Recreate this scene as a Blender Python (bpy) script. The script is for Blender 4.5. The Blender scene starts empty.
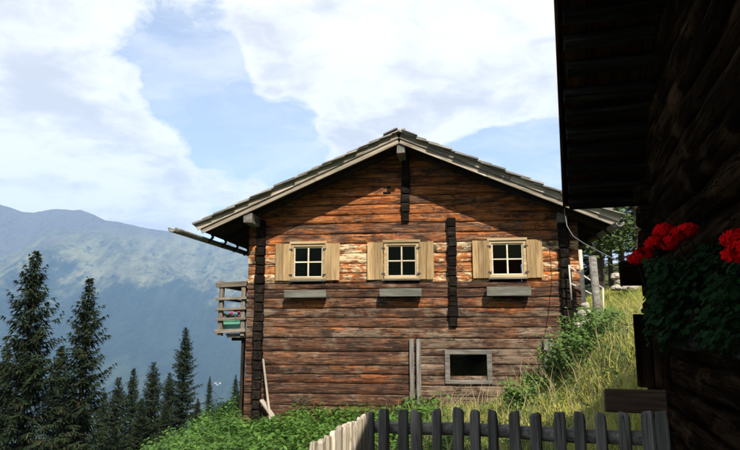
import bpy, math, random
import numpy as np
from mathutils import Vector, noise as mnoise

RNG = np.random.default_rng(7)
random.seed(7)
sc = bpy.context.scene
C = sc.collection
rad = math.radians

# ------------------------------------------------------------------ camera
FPX, CX, CY, HZ, EYE = 620.0, 370.0, 225.0, 329.0, 1.6      # focal length and centre in photo pixels
PITCH = math.atan((HZ - CY) / FPX)
cam_d = bpy.data.cameras.new('camera')
cam_d.sensor_width = 36.0
cam_d.lens = 36.0 * FPX / 740.0
cam_d.clip_start = 0.05
cam_d.clip_end = 60000
cam = bpy.data.objects.new('camera', cam_d)
cam.location = (0, 0, EYE)
cam.rotation_euler = (math.pi / 2 + PITCH, 0, 0)
C.objects.link(cam)
sc.camera = cam
FW = Vector((0, math.cos(PITCH), math.sin(PITCH)))
UP = Vector((0, -math.sin(PITCH), math.cos(PITCH)))
def ray(px, py):
    return (FW + Vector((1, 0, 0)) * ((px - CX) / FPX) + UP * ((CY - py) / FPX))
def at_y(px, py, y):
    r = ray(px, py)
    return Vector((0, 0, EYE)) + r * (y / r.y)

# ------------------------------------------------------------------ render settings and light
sc.render.engine = 'CYCLES'
sc.cycles.use_denoising = True
sc.cycles.max_bounces = 6
sc.cycles.diffuse_bounces = 2
sc.cycles.transparent_max_bounces = 12
sc.cycles.volume_bounces = 1
sc.view_settings.view_transform = 'Standard'
sc.view_settings.look = 'None'
sc.view_settings.gamma = 1.0
sc.view_settings.exposure = 0.88
sc.view_settings.use_curve_mapping = False

SUN = Vector((0.285, -1.04, 1.0)).normalized()      # towards the sun: behind the viewer, a little right
sun_el = math.asin(SUN.z)
sun_az = math.atan2(SUN.x, SUN.y)                  # clockwise from +Y
sd = bpy.data.lights.new('sun', 'SUN')
sd.energy = 5.0
sd.angle = rad(0.5)
sd.color = (1.0, 0.93, 0.82)
so = bpy.data.objects.new('sun', sd)
so.rotation_euler = (-SUN).to_track_quat('-Z', 'Y').to_euler()
so.location = (8, -20, 25)
C.objects.link(so)

world = bpy.data.worlds.new('World')
sc.world = world
world.use_nodes = True
WT = world.node_tree
WT.nodes.clear()
class NT:
    """small node-tree writer"""
    def __init__(s, tree): s.t = tree
    def n(s, typ, **kw):
        nd = s.t.nodes.new(typ)
        for k, v in kw.items(): setattr(nd, k, v)
        return nd
    def put(s, sock, v):
        if isinstance(v, bpy.types.NodeSocket): s.t.links.new(v, sock)
        else: sock.default_value = v
    def math(s, op, a, b=None, c=None, clamp=False):
        nd = s.n('ShaderNodeMath', operation=op, use_clamp=clamp)
        s.put(nd.inputs[0], a)
        if b is not None: s.put(nd.inputs[1], b)
        if c is not None: s.put(nd.inputs[2], c)
        return nd.outputs[0]
    def vmath(s, op, a, b=None):
        nd = s.n('ShaderNodeVectorMath', operation=op)
        s.put(nd.inputs[0], a)
        if b is not None: s.put(nd.inputs[1], b)
        return nd.outputs['Value'] if op in ('DOT_PRODUCT', 'LENGTH') else nd.outputs['Vector']
    def noise(s, vec, scale, detail=4, rough=0.55, dist=0.0):
        nd = s.n('ShaderNodeTexNoise')
        s.put(nd.inputs['Vector'], vec)
        nd.inputs['Scale'].default_value = scale
        nd.inputs['Detail'].default_value = detail
        nd.inputs['Roughness'].default_value = rough
        nd.inputs['Distortion'].default_value = dist
        return nd.outputs['Fac']
    def maprange(s, v, a, b, c=0.0, d=1.0, smooth=True):
        nd = s.n('ShaderNodeMapRange')
        nd.interpolation_type = 'SMOOTHSTEP' if smooth else 'LINEAR'
        s.put(nd.inputs[0], v)
        for i, x in enumerate((a, b, c, d)): s.put(nd.inputs[i + 1], x)
        return nd.outputs[0]
    def mix(s, f, a, b, blend='MIX'):
        nd = s.n('ShaderNodeMix', data_type='RGBA', blend_type=blend)
        s.put(nd.inputs[0], f); s.put(nd.inputs[6], a); s.put(nd.inputs[7], b)
        return nd.outputs[2]
    def ramp(s, f, stops):
        nd = s.n('ShaderNodeValToRGB')
        el = nd.color_ramp.elements
        while len(el) < len(stops): el.new(0.5)
        for e, (p, c) in zip(el, stops):
            e.position = p; e.color = (*c, 1)
        s.put(nd.inputs[0], f)
        return nd.outputs[0]
    def mapping(s, vec, scale=(1, 1, 1), loc=(0, 0, 0)):
        nd = s.n('ShaderNodeMapping')
        s.put(nd.inputs['Vector'], vec); s.put(nd.inputs['Scale'], scale); s.put(nd.inputs['Location'], loc)
        return nd.outputs[0]

w = NT(WT)
sky = w.n('ShaderNodeTexSky', sky_type='NISHITA')
sky.sun_disc = False
sky.sun_elevation = sun_el
sky.sun_rotation = sun_az
sky.altitude = 1600
sky.air_density = 1.0
sky.dust_density = 2.2
dirv = w.n('ShaderNodeTexCoord').outputs['Generated']
sep = w.n('ShaderNodeSeparateXYZ'); w.put(sep.inputs[0], dirv)
den = w.math('ADD', w.math('MAXIMUM', sep.outputs[2], 0.0), 0.22)
comb = w.n('ShaderNodeCombineXYZ')
w.put(comb.inputs[0], w.math('DIVIDE', sep.outputs[0], den))
w.put(comb.inputs[1], w.math('DIVIDE', sep.outputs[1], den))
w.put(comb.inputs[2], 3.7)
cvec = comb.outputs[0]
warp = w.n('ShaderNodeTexNoise'); w.put(warp.inputs['Vector'], cvec); warp.inputs['Scale'].default_value = 3.0; warp.inputs['Detail'].default_value = 4
wv_ = w.vmath('SCALE', w.vmath('SUBTRACT', warp.outputs['Color'], (.5, .5, .5))); wv_.node.inputs['Scale'].default_value = 0.35
cvec = w.vmath('ADD', cvec, wv_)
big = w.noise(cvec, 1.9, 5, 0.5)
fine = w.noise(cvec, 5.2, 10, 0.62)
cl = w.math('ADD', w.math('MULTIPLY', big, 0.45), w.math('MULTIPLY', fine, 0.55))
bias = None
# (px, py, radius in degrees, weight): openings (negative) and banks (positive) of the cloud cover in view
for px, py, r, wt in [(150, 70, 6, -.13), (205, 95, 6, -.13), (240, 140, 5, -.16), (108, 118, 3, -.16), (200, 150, 4, -.14), (85, 138, 3, -.08),
                      (262, 165, 4, -.14), (300, 122, 4, -.12), (215, 45, 4, -.10), (470, 155, 5, -.19), (525, 155, 5, -.20), (545, 60, 3, -.05), (330, 60, 4, -.06),
                      (440, 108, 5, .16), (515, 112, 4, .12), (60, 165, 9, .16), (0, 110, 10, .16), (150, 195, 7, .24), (235, 178, 3.4, .26), (275, 190, 3, .16),
                      (170, 118, 4, .13), (120, 95, 3.4, .13), (400, 20, 16, .30), (520, 40, 11, .22), (300, 30, 8, .14), (360, 100, 6, .15), (40, 40, 11, .18), (0, 200, 12, .2), (30, 90, 10, .12), (110, 185, 9, .14)]:
    d = ray(px, py).normalized()
    dp = w.vmath('DOT_PRODUCT', dirv, tuple(d))
    m = w.maprange(dp, math.cos(rad(r)), 1.0, 0.0, wt)
    bias = m if bias is None else w.math('ADD', bias, m)
clb = w.math('ADD', cl, bias)
mask = w.maprange(clb, 0.465, 0.65)
veil = w.maprange(w.noise(w.mapping(cvec, (1.0, 1.7, 1.0), (4, 1, 2)), 2.2, 9, 0.66, 0.5), 0.38, 0.72, 0.26, 0.66)
mask = w.math('MAXIMUM', mask, veil)
shade = w.math('MULTIPLY', w.maprange(w.noise(cvec, 3.4, 8, 0.6), 0.40, 0.66), w.maprange(clb, 0.54, 0.72))
ccol = w.mix(shade, (0.66, 0.652, 0.635, 1), (0.44, 0.44, 0.455, 1))
bg = w.n('ShaderNodeBackground')
skyc = w.vmath('SCALE', sky.outputs[0]); skyc.node.inputs['Scale'].default_value = 0.112
w.put(bg.inputs['Color'], w.mix(mask, skyc, ccol))
bg.inputs['Strength'].default_value = 1.0
wo = w.n('ShaderNodeOutputWorld')
WT.links.new(bg.outputs[0], wo.inputs[0])

# ------------------------------------------------------------------ helpers
def setp(o, label=None, cat=None, group=None, kind=None):
    if label: o['label'] = label
    if cat: o['category'] = cat
    if group: o['group'] = group
    if kind: o['kind'] = kind
    return o
def empty(name, loc=(0, 0, 0), rz=0.0, **kw):
    o = bpy.data.objects.new(name, None)
    o.empty_display_size = 0.2
    o.location = loc; o.rotation_euler = (0, 0, rz)
    C.objects.link(o)
    return setp(o, **kw)
def link(name, me, parent=None, loc=(0, 0, 0), rot=(0, 0, 0), color=None, **kw):
    o = bpy.data.objects.new(name, me)
    o.location = loc; o.rotation_euler = rot
    if color: o.color = color
    if parent: o.parent = parent
    C.objects.link(o)
    return setp(o, **kw)
def mesh(name, V, F, mat, smooth=False, col=None):
    me = bpy.data.meshes.new(name)
    me.from_pydata([tuple(v) for v in V], [], F)
    if smooth: me.polygons.foreach_set('use_smooth', [True] * len(me.polygons))
    if col is not None:
        a = me.attributes.new('Col', 'FLOAT_COLOR', 'POINT')
        a.data.foreach_set('color', np.asarray(col, dtype=np.float32).ravel())
    me.materials.append(mat)
    me.update()
    return me
def big_mesh(name, V, F, mat, col=None, smooth=False):
    """V (n,3), F (m,k) numpy arrays"""
    me = bpy.data.meshes.new(name)
    V = np.ascontiguousarray(V, dtype=np.float32); F = np.ascontiguousarray(F, dtype=np.int32)
    m, k = F.shape
    me.vertices.add(len(V)); me.vertices.foreach_set('co', V.ravel())
    me.loops.add(m * k); me.loops.foreach_set('vertex_index', F.ravel())
    me.polygons.add(m)
    me.polygons.foreach_set('loop_start', np.arange(0, m * k, k, dtype=np.int32))
    me.polygons.foreach_set('loop_total', np.full(m, k, dtype=np.int32))
    if smooth: me.polygons.foreach_set('use_smooth', np.ones(m, dtype=bool))
    me.update(calc_edges=True)
    if col is not None:
        a = me.attributes.new('Col', 'FLOAT_COLOR', 'POINT')
        a.data.foreach_set('color', np.ascontiguousarray(col, dtype=np.float32).ravel())
    me.materials.append(mat)
    me.validate()
    return me
def cbox(sx, sy, sz, c=0.008, jit=0.0, seed=0):
    """chamfered box centred at 0 -> V, F"""
    r = random.Random(seed)
    hx, hy, hz = sx / 2, sy / 2, sz / 2
    c = min(c, hx * .45, hy * .45, hz * .45)
    V = []; idx = {}
    for a in (-1, 1):
        for b in (-1, 1):
            for d in (-1, 1):
                j = Vector((r.uniform(-jit, jit), r.uniform(-jit, jit), r.uniform(-jit, jit)))
                for k, p in enumerate([(hx, hy - c, hz - c), (hx - c, hy, hz - c), (hx - c, hy - c, hz)]):
                    idx[(a, b, d, k)] = len(V)
                    V.append(Vector((a * p[0], b * p[1], d * p[2])) + j)
    F = []
    def q(keys):
        f = [idx[k] for k in keys]
        cen = sum((V[i] for i in f), Vector()) / len(f)
        nrm = (V[f[1]] - V[f[0]]).cross(V[f[2]] - V[f[1]])
        if nrm.dot(cen) < 0: f.reverse()
        F.append(f)
    for s in (-1, 1):
        q([(s, -1, -1, 0), (s, 1, -1, 0), (s, 1, 1, 0), (s, -1, 1, 0)])
        q([(-1, s, -1, 1), (1, s, -1, 1), (1, s, 1, 1), (-1, s, 1, 1)])
        q([(-1, -1, s, 2), (1, -1, s, 2), (1, 1, s, 2), (-1, 1, s, 2)])
    for a in (-1, 1):
        for b in (-1, 1):
            q([(a, b, -1, 0), (a, b, 1, 0), (a, b, 1, 1), (a, b, -1, 1)])
            q([(a, -1, b, 0), (a, 1, b, 0), (a, 1, b, 2), (a, -1, b, 2)])
            q([(-1, a, b, 1), (1, a, b, 1), (1, a, b, 2), (-1, a, b, 2)])
            for d in (-1, 1): q([(a, b, d, 0), (a, b, d, 1), (a, b, d, 2)])
    return V, F
class MB:
    def __init__(s): s.V = []; s.F = []
    def add(s, V, F, M=None):
        n = len(s.V)
        s.V += [(M @ v if M is not None else v) for v in V]
        s.F += [[i + n for i in f] for f in F]
        return s
    def box(s, x0, x1, y0, y1, z0, z1, c=0.006, jit=0.0, seed=0):
        V, F = cbox(abs(x1 - x0), abs(y1 - y0), abs(z1 - z0), c, jit, seed)
        off = Vector(((x0 + x1) / 2, (y0 + y1) / 2, (z0 + z1) / 2))
        return s.add([v + off for v in V], F)
    def tube(s, pts, r, seg=8, jit=0.0, cap=True):
        pts = [Vector(p) for p in pts]
        rr = r if isinstance(r, (list, tuple)) else [r] * len(pts)
        n0 = len(s.V)
        u = None
        for i, p in enumerate(pts):
            t = (pts[min(i + 1, len(pts) - 1)] - pts[max(i - 1, 0)]).normalized()
            if u is None: u = t.orthogonal().normalized()
            u = (u - t * u.dot(t)).normalized()
            v = t.cross(u)
            for k in range(seg):
                a = 2 * math.pi * k / seg
                q = rr[i] * (1 + random.uniform(-jit, jit))
                s.V.append(p + u * math.cos(a) * q + v * math.sin(a) * q)
        for i in range(len(pts) - 1):
            for k in range(seg):
                a, b = n0 + i * seg + k, n0 + i * seg + (k + 1) % seg
                s.F.append([a, b, b + seg, a + seg])
        if cap:
            s.F.append([n0 + k for k in range(seg)][::-1])
            s.F.append([n0 + (len(pts) - 1) * seg + k for k in range(seg)])
        return s
    def mesh(s, name, mat, smooth=False): return mesh(name, s.V, s.F, mat, smooth)
def beam(name, p0, p1, wd, ht, mat, parent=None, c=0.008, jit=0.004, roll=0.0, **kw):
    """board from p0 to p1 (local coordinates of parent); own local X runs along it"""
    p0, p1 = Vector(p0), Vector(p1)
    d = p1 - p0
    V, F = cbox(d.length, wd, ht, c, jit, random.randint(0, 9999))
    o = link(name, mesh(name, V, F, mat), parent, (p0 + p1) / 2, **kw)
    q = d.to_track_quat('X', 'Z')
    o.rotation_euler = q.to_euler()
    if roll: o.rotation_euler.rotate_axis('X', roll)
    return o
def fbm(x, y, z=0.0, oct=4):
    v = 0; a = 1; f = 1; s = 0
    for _ in range(oct):
        v += a * mnoise.noise(Vector((x * f, y * f, z))); s += a; a *= .5; f *= 2.03
    return v / s

# ------------------------------------------------------------------ materials
def new_mat(name):
    m = bpy.data.materials.new(name); m.use_nodes = True
    t = m.node_tree
    b = t.nodes['Principled BSDF']
    return m, NT(t), b
def rgba(c): return (*c, 1)
def wood(name, dark, mid, light, grain=1.0, rough=0.85, bump=0.35, crack=0.7, grey=None, grey_amt=0.4, objcol=False, flake=None):
    """weathered timber; grain along local X"""
    m, t, b = new_mat(name)
    oc = t.n('ShaderNodeTexCoord').outputs['Object']
    oi = t.n('ShaderNodeObjectInfo')
    off = t.vmath('SCALE', (37.1, 91.7, 53.3)); t.put(off.node.inputs['Scale'], oi.outputs['Random'])
    p = t.vmath('ADD', oc, off)
    fine = t.noise(t.mapping(p, (1.3 * grain, 26 * grain, 26 * grain)), 1.0, 5, 0.65, 0.4)
    mid_n = t.noise(t.mapping(p, (0.9, 5.5, 5.5)), 1.0, 5, 0.6, 0.6)
    blot = t.noise(t.mapping(p, (1.6, 2.6, 2.6)), 1.0, 4, 0.6, 0.3)
    f = t.math('ADD', t.math('MULTIPLY', fine, 0.55), t.math('MULTIPLY', mid_n, 0.45))
    col = t.ramp(t.maprange(f, 0.36, 0.64, smooth=False), [(0.0, dark), (0.5, mid), (1.0, light)])
    if objcol:
        sp = t.n('ShaderNodeSeparateColor'); t.put(sp.inputs[0], oi.outputs['Color'])
        orange, greya, lum = sp.outputs[0], sp.outputs[1], sp.outputs[2]
    if grey:
        g = t.ramp(t.maprange(f, 0.28, 0.72, smooth=False), [(0, tuple(x * .35 for x in grey)), (1, grey)])
        ga = t.maprange(t.math('ADD', blot, t.math('SUBTRACT', greya, 0.5) if objcol else grey_amt - 0.5), 0.40, 0.62)
        col = t.mix(ga, col, g)
    if objcol:
        n2 = t.noise(t.mapping(p, (0.8, 3.0, 3.0), (9, 3, 1)), 1.0, 4, 0.65, 0.5)
        oa = t.maprange(t.math('ADD', n2, t.math('ADD', t.math('SUBTRACT', orange, 0.5), t.math('MULTIPLY', t.n('ShaderNodeAttribute', attribute_name='Stain').outputs['Fac'], 0.22))), 0.42, 0.60)
        oc2 = t.ramp(t.maprange(f, 0.3, 0.7, smooth=False), [(0, (.04, .011, .004)), (.5, (.30, .085, .017)), (1, (.50, .21, .055))])
        col = t.mix(oa, col, oc2)
        if flake:
            n3 = t.noise(t.mapping(p, (3.2, 9, 9), (4, 8, 2)), 1.0, 5, 0.7, 0.8)
            fa = t.maprange(t.math('ADD', n3, t.math('SUBTRACT', oi.outputs['Alpha'], 0.62)), 0.44, 0.54)
            col = t.mix(fa, col, t.ramp(fine, [(.25, tuple(x * .5 for x in flake)), (.7, flake)]))
        dirt = t.noise(t.mapping(p, (2.2, 4.0, 4.0), (1, 5, 7)), 1.0, 6, 0.7, 0.5)
        col = t.mix(t.maprange(dirt, 0.48, 0.64, 0.0, 0.85), col, rgba((.03, .017, .010)))
        strk = t.noise(t.mapping(p, (2.4, 42, 42), (3, 1, 9)), 1.0, 4, 0.7, 0.6)
        col = t.mix(t.maprange(strk, 0.53, 0.63, 0.0, 0.72), col, rgba((.022, .013, .009)))
        col = t.mix(t.maprange(strk, 0.44, 0.36, 0.0, 0.35), col, rgba((.40, .31, .21)))
        kn = t.n('ShaderNodeTexVoronoi'); t.put(kn.inputs['Vector'], t.mapping(p, (1.9, 3.6, 3.6), (6, 6, 6))); kn.inputs['Scale'].default_value = 1.0
        col = t.mix(t.maprange(kn.outputs['Distance'], 0.05, 0.13, 0.85, 0.0), col, rgba((.02, .012, .008)))
        lm = t.n('ShaderNodeVectorMath', operation='SCALE'); t.put(lm.inputs[0], col)
        t.put(lm.inputs['Scale'], t.math('MULTIPLY', lum, 1.0)); col = lm.outputs[0]
    if not objcol:
        vs = t.n('ShaderNodeVectorMath', operation='SCALE'); t.put(vs.inputs[0], col)
        t.put(vs.inputs['Scale'], t.maprange(t.math('FRACT', t.math('MULTIPLY', oi.outputs['Random'], 7.3)), 0, 1, .74, 1.2)); col = vs.outputs[0]
    ck = t.noise(t.mapping(p, (0.55, 15, 15), (2, 2, 2)), 1.0, 3, 0.5, 0.9)
    ckm = t.maprange(t.math('ABSOLUTE', t.math('SUBTRACT', ck, 0.5)), 0.0, 0.018, crack, 0.0)
    col = t.mix(ckm, col, rgba(tuple(x * 0.35 for x in dark)))
    t.put(b.inputs['Base Color'], col)
    b.inputs['Roughness'].default_value = rough
    b.inputs['Specular IOR Level'].default_value = 0.25
    bp = t.n('ShaderNodeBump'); bp.inputs['Strength'].default_value = bump; bp.inputs['Distance'].default_value = 0.02
    t.put(bp.inputs['Height'], t.math('SUBTRACT', f, ckm))
    t.put(b.inputs['Normal'], bp.outputs[0])
    return m
def plain(name, col, rough=0.7, var=0.25, scale=12.0, metal=0.0, bump=0.1):
    m, t, b = new_mat(name)
    oc = t.n('ShaderNodeTexCoord').outputs['Object']
    n = t.noise(oc, scale, 5, 0.6)
    t.put(b.inputs['Base Color'], t.mix(n, rgba(tuple(x * (1 - var) for x in col)), rgba(tuple(min(1, x * (1 + var)) for x in col))))
    b.inputs['Roughness'].default_value = rough; b.inputs['Metallic'].default_value = metal
    bp = t.n('ShaderNodeBump'); bp.inputs['Strength'].default_value = bump
    t.put(bp.inputs['Height'], n); t.put(b.inputs['Normal'], bp.outputs[0])
    return m
def leafy(name, transl=0.35, rough=0.6, spec=0.2):
    """colour from the point attribute Col"""
    m, t, b = new_mat(name)
    a = t.n('ShaderNodeAttribute', attribute_name='Col')
    t.put(b.inputs['Base Color'], a.outputs['Color'])
    b.inputs['Roughness'].default_value = rough; b.inputs['Specular IOR Level'].default_value = spec
    tr = t.n('ShaderNodeBsdfTranslucent'); t.put(tr.inputs[0], a.outputs['Color'])
    mx = t.n('ShaderNodeMixShader'); mx.inputs[0].default_value = transl
    t.t.links.new(b.outputs[0], mx.inputs[1]); t.t.links.new(tr.outputs[0], mx.inputs[2])
    t.t.links.new(mx.outputs[0], t.t.nodes['Material Output'].inputs[0])
    return m
M = {}
M['log'] = wood('weathered_log', (.016, .007, .004), (.095, .038, .018), (.24, .115, .055), grey=(.32, .225, .15), objcol=True, flake=(.62, .47, .27), bump=0.9, crack=0.95)
M['logend'] = wood('black_end_grain', (.006, .005, .004), (.014, .011, .009), (.035, .028, .022), bump=0.5)
M['grey'] = wood('grey_weathered_board', (.07, .062, .052), (.17, .155, .13), (.30, .275, .235), bump=0.35, crack=0.6)
M['barge'] = wood('silver_bargeboard', (.11, .09, .068), (.30, .25, .19), (.48, .41, .32), bump=0.35, crack=0.6)
M['shingle'] = wood('grey_shingle', (.08, .073, .064), (.20, .185, .165), (.36, .335, .30), bump=0.4, crack=0.5)
M['shutter'] = wood('tan_shutter_board', (.17, .105, .045), (.31, .205, .095), (.43, .305, .155), bump=0.15, crack=0.25)
M['frame'] = wood('tan_window_frame', (.20, .135, .065), (.35, .25, .13), (.46, .35, .20), bump=0.15, crack=0.3)
M['muntin'] = wood('pale_muntin', (.42, .34, .22), (.58, .50, .36), (.68, .61, .46), bump=0.1, crack=0.1)
M['box'] = wood('planter_grey_board', (.05, .048, .038), (.095, .092, .073), (.155, .15, .12), bump=0.2, crack=0.3)
M['dark'] = wood('dark_roof_timber', (.015, .011, .008), (.035, .025, .018), (.07, .05, .036), bump=0.3)
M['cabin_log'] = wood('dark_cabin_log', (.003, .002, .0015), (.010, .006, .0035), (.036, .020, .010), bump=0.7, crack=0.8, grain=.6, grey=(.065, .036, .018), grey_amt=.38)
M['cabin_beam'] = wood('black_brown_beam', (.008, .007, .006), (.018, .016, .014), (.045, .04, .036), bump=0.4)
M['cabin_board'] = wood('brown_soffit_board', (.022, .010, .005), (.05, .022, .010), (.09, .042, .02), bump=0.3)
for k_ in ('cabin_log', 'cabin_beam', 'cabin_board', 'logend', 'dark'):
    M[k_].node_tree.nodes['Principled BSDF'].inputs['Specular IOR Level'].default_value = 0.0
M['picket'] = wood('grey_shaded_picket', (.04, .035, .030), (.125, .11, .092), (.25, .22, .185), bump=0.4)  # grey fence timber with the cabin's shade put into the colour
M['picket_sunlit'] = wood('sunlit_picket', (.22, .185, .135), (.42, .36, .27), (.58, .51, .40), bump=0.4)  # same timber on the sunlit run, sunlight put into the colour
M['plank'] = wood('brown_plank', (.05, .028, .015), (.10, .058, .032), (.16, .095, .055), bump=0.2)
M['pole'] = wood('bleached_pole', (.24, .205, .15), (.40, .345, .265), (.54, .48, .38), bump=0.2, crack=0.4)
M['railing'] = wood('balcony_timber', (.07, .056, .042), (.17, .14, .105), (.29, .25, .195), bump=0.3)
M['rail_white'] = plain('painted_metal_rail', (.46, .43, .37), 0.5, 0.15)
M['iron'] = plain('dark_iron', (.03, .03, .032), 0.5, 0.3)
M['cable'] = plain('grey_cable', (.16, .16, .165), 0.5, 0.15)
M['stone'] = plain('pale_stone', (.34, .30, .235), 0.9, 0.35, 6, bump=0.4)
M['black'] = plain('dark_interior', (.012, .010, .009), 0.9, 0.3)
M['plaster'] = plain('whitewashed_house', (.42, .40, .37), 0.8, 0.05)
M['red_roof'] = plain('brown_house_roof', (.16, .09, .07), 0.8, 0.1)
M['petal'] = plain('red_petal', (.50, .004, .005), 0.9, 0.35, 60)
M['petal'].node_tree.nodes['Principled BSDF'].inputs['Specular IOR Level'].default_value = 0.0
M['pink'] = plain('pink_petal', (.60, .05, .16), 0.55, 0.3, 60)
M['bark'] = plain('spruce_bark', (.07, .05, .038), 0.9, 0.4, 9, bump=0.5)
M['teal'] = plain('green_enamel_box', (.10, .30, .21), 0.5, 0.15)
M['leaf'] = leafy('leaf', 0.3)
M['geranium'] = leafy('geranium_leaf', 0.1, 0.9, 0.03)
M['needle'] = leafy('spruce_needle', 0.12, 0.75, 0.1)
M['grass'] = leafy('grass_blade', 0.4, 0.6)
# glass
gm, t, b = new_mat('window_glass')
gl = t.n('ShaderNodeBsdfGlossy'); gl.inputs['Roughness'].default_value = 0.03
n = t.noise(t.n('ShaderNodeTexCoord').outputs['Object'], 5.0, 2)
bp = t.n('ShaderNodeBump'); bp.inputs['Strength'].default_value = 0.08; t.put(bp.inputs['Height'], n); t.put(gl.inputs['Normal'], bp.outputs[0])
tr = t.n('ShaderNodeBsdfTransparent'); tr.inputs[0].default_value = (.75, .8, .8, 1)
fr = t.n('ShaderNodeFresnel'); fr.inputs[0].default_value = 1.45
mx = t.n('ShaderNodeMixShader'); t.put(mx.inputs[0], fr.outputs[0])
t.t.links.new(tr.outputs[0], mx.inputs[1]); t.t.links.new(gl.outputs[0], mx.inputs[2])
t.t.links.new(mx.outputs[0], t.t.nodes['Material Output'].inputs[0])
M['glass'] = gm
# soil / meadow under the grass
m, t, b = new_mat('meadow_ground')
gp = t.n('ShaderNodeNewGeometry').outputs['Position']
n1 = t.noise(gp, 0.7, 6, 0.6); n2 = t.noise(gp, 6.0, 5, 0.65); n3 = t.noise(gp, 0.02, 6, 0.6)
near = t.mix(t.maprange(n2, .35, .65), rgba((.035, .045, .014)), rgba((.13, .125, .04)))
near = t.mix(t.maprange(n1, .4, .65), near, rgba((.06, .085, .022)))
far = t.mix(t.maprange(n3, .42, .55), rgba((.022, .04, .02)), rgba((.09, .12, .045)))
dist = t.vmath('LENGTH', gp)
t.put(b.inputs['Base Color'], t.mix(t.maprange(dist, 60, 300), near, far))
b.inputs['Roughness'].default_value = 0.95; b.inputs['Specular IOR Level'].default_value = 0.1
bp = t.n('ShaderNodeBump'); bp.inputs['Strength'].default_value = 0.6; bp.inputs['Distance'].default_value = 0.08
t.put(bp.inputs['Height'], n2); t.put(b.inputs['Normal'], bp.outputs[0])
M['ground'] = m
# mountain
m, t, b = new_mat('mountain_slopes')
gp = t.n('ShaderNodeNewGeometry').outputs['Position']
sp = t.n('ShaderNodeSeparateXYZ'); t.put(sp.inputs[0], gp)
gw = t.mapping(gp, (1.0, .45, .9)); nb = t.noise(gw, 0.0012, 7, 0.62, 0.0); ns = t.noise(t.mapping(gp, (1.5, .32, .55)), 0.006, 8, 0.70, 0.0); nf = t.noise(gp, 0.03, 4, 0.6)
alt = t.math('ADD', sp.outputs[2], t.math('MULTIPLY', t.math('SUBTRACT', nb, 0.5), 1900))
tree = t.maprange(t.math('ADD', alt, t.math('MULTIPLY', t.math('SUBTRACT', ns, 0.5), 800)), 270, 520)
forest = t.mix(t.maprange(t.math('ADD', t.math('MULTIPLY', ns, .6), t.math('MULTIPLY', nf, .4)), .36, .66), rgba((.010, .020, .012)), rgba((.035, .052, .026)))
valley = t.mix(t.maprange(ns, .45, .6), forest, rgba((.05, .065, .03)))
spk = t.noise(gp, 0.013, 6, 0.7)
meadow = t.mix(t.maprange(ns, .36, .64), rgba((.075, .078, .038)), rgba((.19, .185, .09)))
rock = t.mix(nf, rgba((.04, .042, .036)), rgba((.15, .135, .11)))  # high rock; on the left this grey also paints the cloud shadow
geo = t.n('ShaderNodeNewGeometry')
sn = t.n('ShaderNodeSeparateXYZ'); t.put(sn.inputs[0], geo.outputs['Normal'])
cloud_shade = t.maprange(t.math('ADD', t.math('ADD', sp.outputs[0], t.math('MULTIPLY', sp.outputs[2], -0.9)), t.math('MULTIPLY', t.math('SUBTRACT', nb, 0.5), 3200)), -3300, -4200, 0.0, 620.0)  # greys the left flank, a cloud shadow painted into the colour
rock_shade = t.maprange(t.math('ADD', t.math('ADD', sp.outputs[2], cloud_shade), t.math('MULTIPLY', t.math('SUBTRACT', ns, 0.5), 800)), 900, 1300)
c = t.mix(t.math('MULTIPLY', tree, t.maprange(t.math('ADD', spk, t.math('MULTIPLY', alt, 0.00012)), .44, .53)), forest, meadow)
c = t.mix(rock_shade, c, rock)
c = t.mix(t.maprange(alt, -420, -300), valley, c)
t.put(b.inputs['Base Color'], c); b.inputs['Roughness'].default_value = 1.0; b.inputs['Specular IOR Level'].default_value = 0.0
bp = t.n('ShaderNodeBump'); bp.inputs['Strength'].default_value = 0.8; bp.inputs['Distance'].default_value = 110
t.put(bp.inputs['Height'], ns); t.put(b.inputs['Normal'], bp.outputs[0])
M['mountain'] = m

# ------------------------------------------------------------------ terrain
GX = [-9000, -900, -60, -8, -3.6, 1.0, 2.9, 4.5, 5.4, 10, 25, 200, 2500, 9000]
GZ = [-470, -455, -36, -3.9, -1.3, -0.75, -0.55, 0.2, 1.25, 2.6, 6.2, 26, 60, 60]
def ss(a, b, v):
    u = np.clip((v - a) / (b - a), 0, 1); return u * u * (3 - 2 * u)
def hgt(x, y):
    x = np.asarray(x, dtype=float); y = np.asarray(y, dtype=float)
    g = np.interp(x + .17 * np.clip(16.5 - y, 0, 10) * ss(.5, 2.5, x), GX, GZ)
    near = np.where(x > -1.3, 0.0, 0.62 * (x + 1.3)).clip(-400, 0)
    k = ss(4.2, 8.5, y)
    z = near * (1 - k) + np.where(y < 8.5, np.maximum(g, near - .5) * k, g * k)
    z = np.where(x < -20, g, z)
    z = z + 0.05 * np.clip(y - 19, 0, 40) * ss(0, 8, x)
    z = z + .13 * np.clip(y - 17, 0, 5) * ss(-2.5, -4, x) * ss(-14, -8, x)
    z = z + .42 * np.clip(-30 - y, 0, 900)  # unseen rise behind the viewer, added to darken the window reflections
    b = 0.07 * np.sin(x * 1.3 + 0.7 * y) * np.sin(y * 0.9 - .4 * x) + 0.04 * np.sin(3.1 * x + 1) * np.sin(2.7 * y)
    return z + b * ss(5, 8, y) * (np.abs(x) < 60)
def H(x, y): return float(hgt(x, y))
nx, ny = 300, 260
ux = np.linspace(-1, 1, nx); uy = np.linspace(-0.72, 1, ny)
gx = np.sinh(ux * 9.0) / np.sinh(9.0) * 9000 + ux * 40
gy = np.sinh(uy * 8.6) / np.sinh(8.6) * 8200 + 16 + uy * 45
XX, YY = np.meshgrid(gx, gy)
ZZ = hgt(XX, YY)
V = np.stack([XX, YY, ZZ], -1).reshape(-1, 3)
ii = np.arange(nx * ny).reshape(ny, nx)
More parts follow.
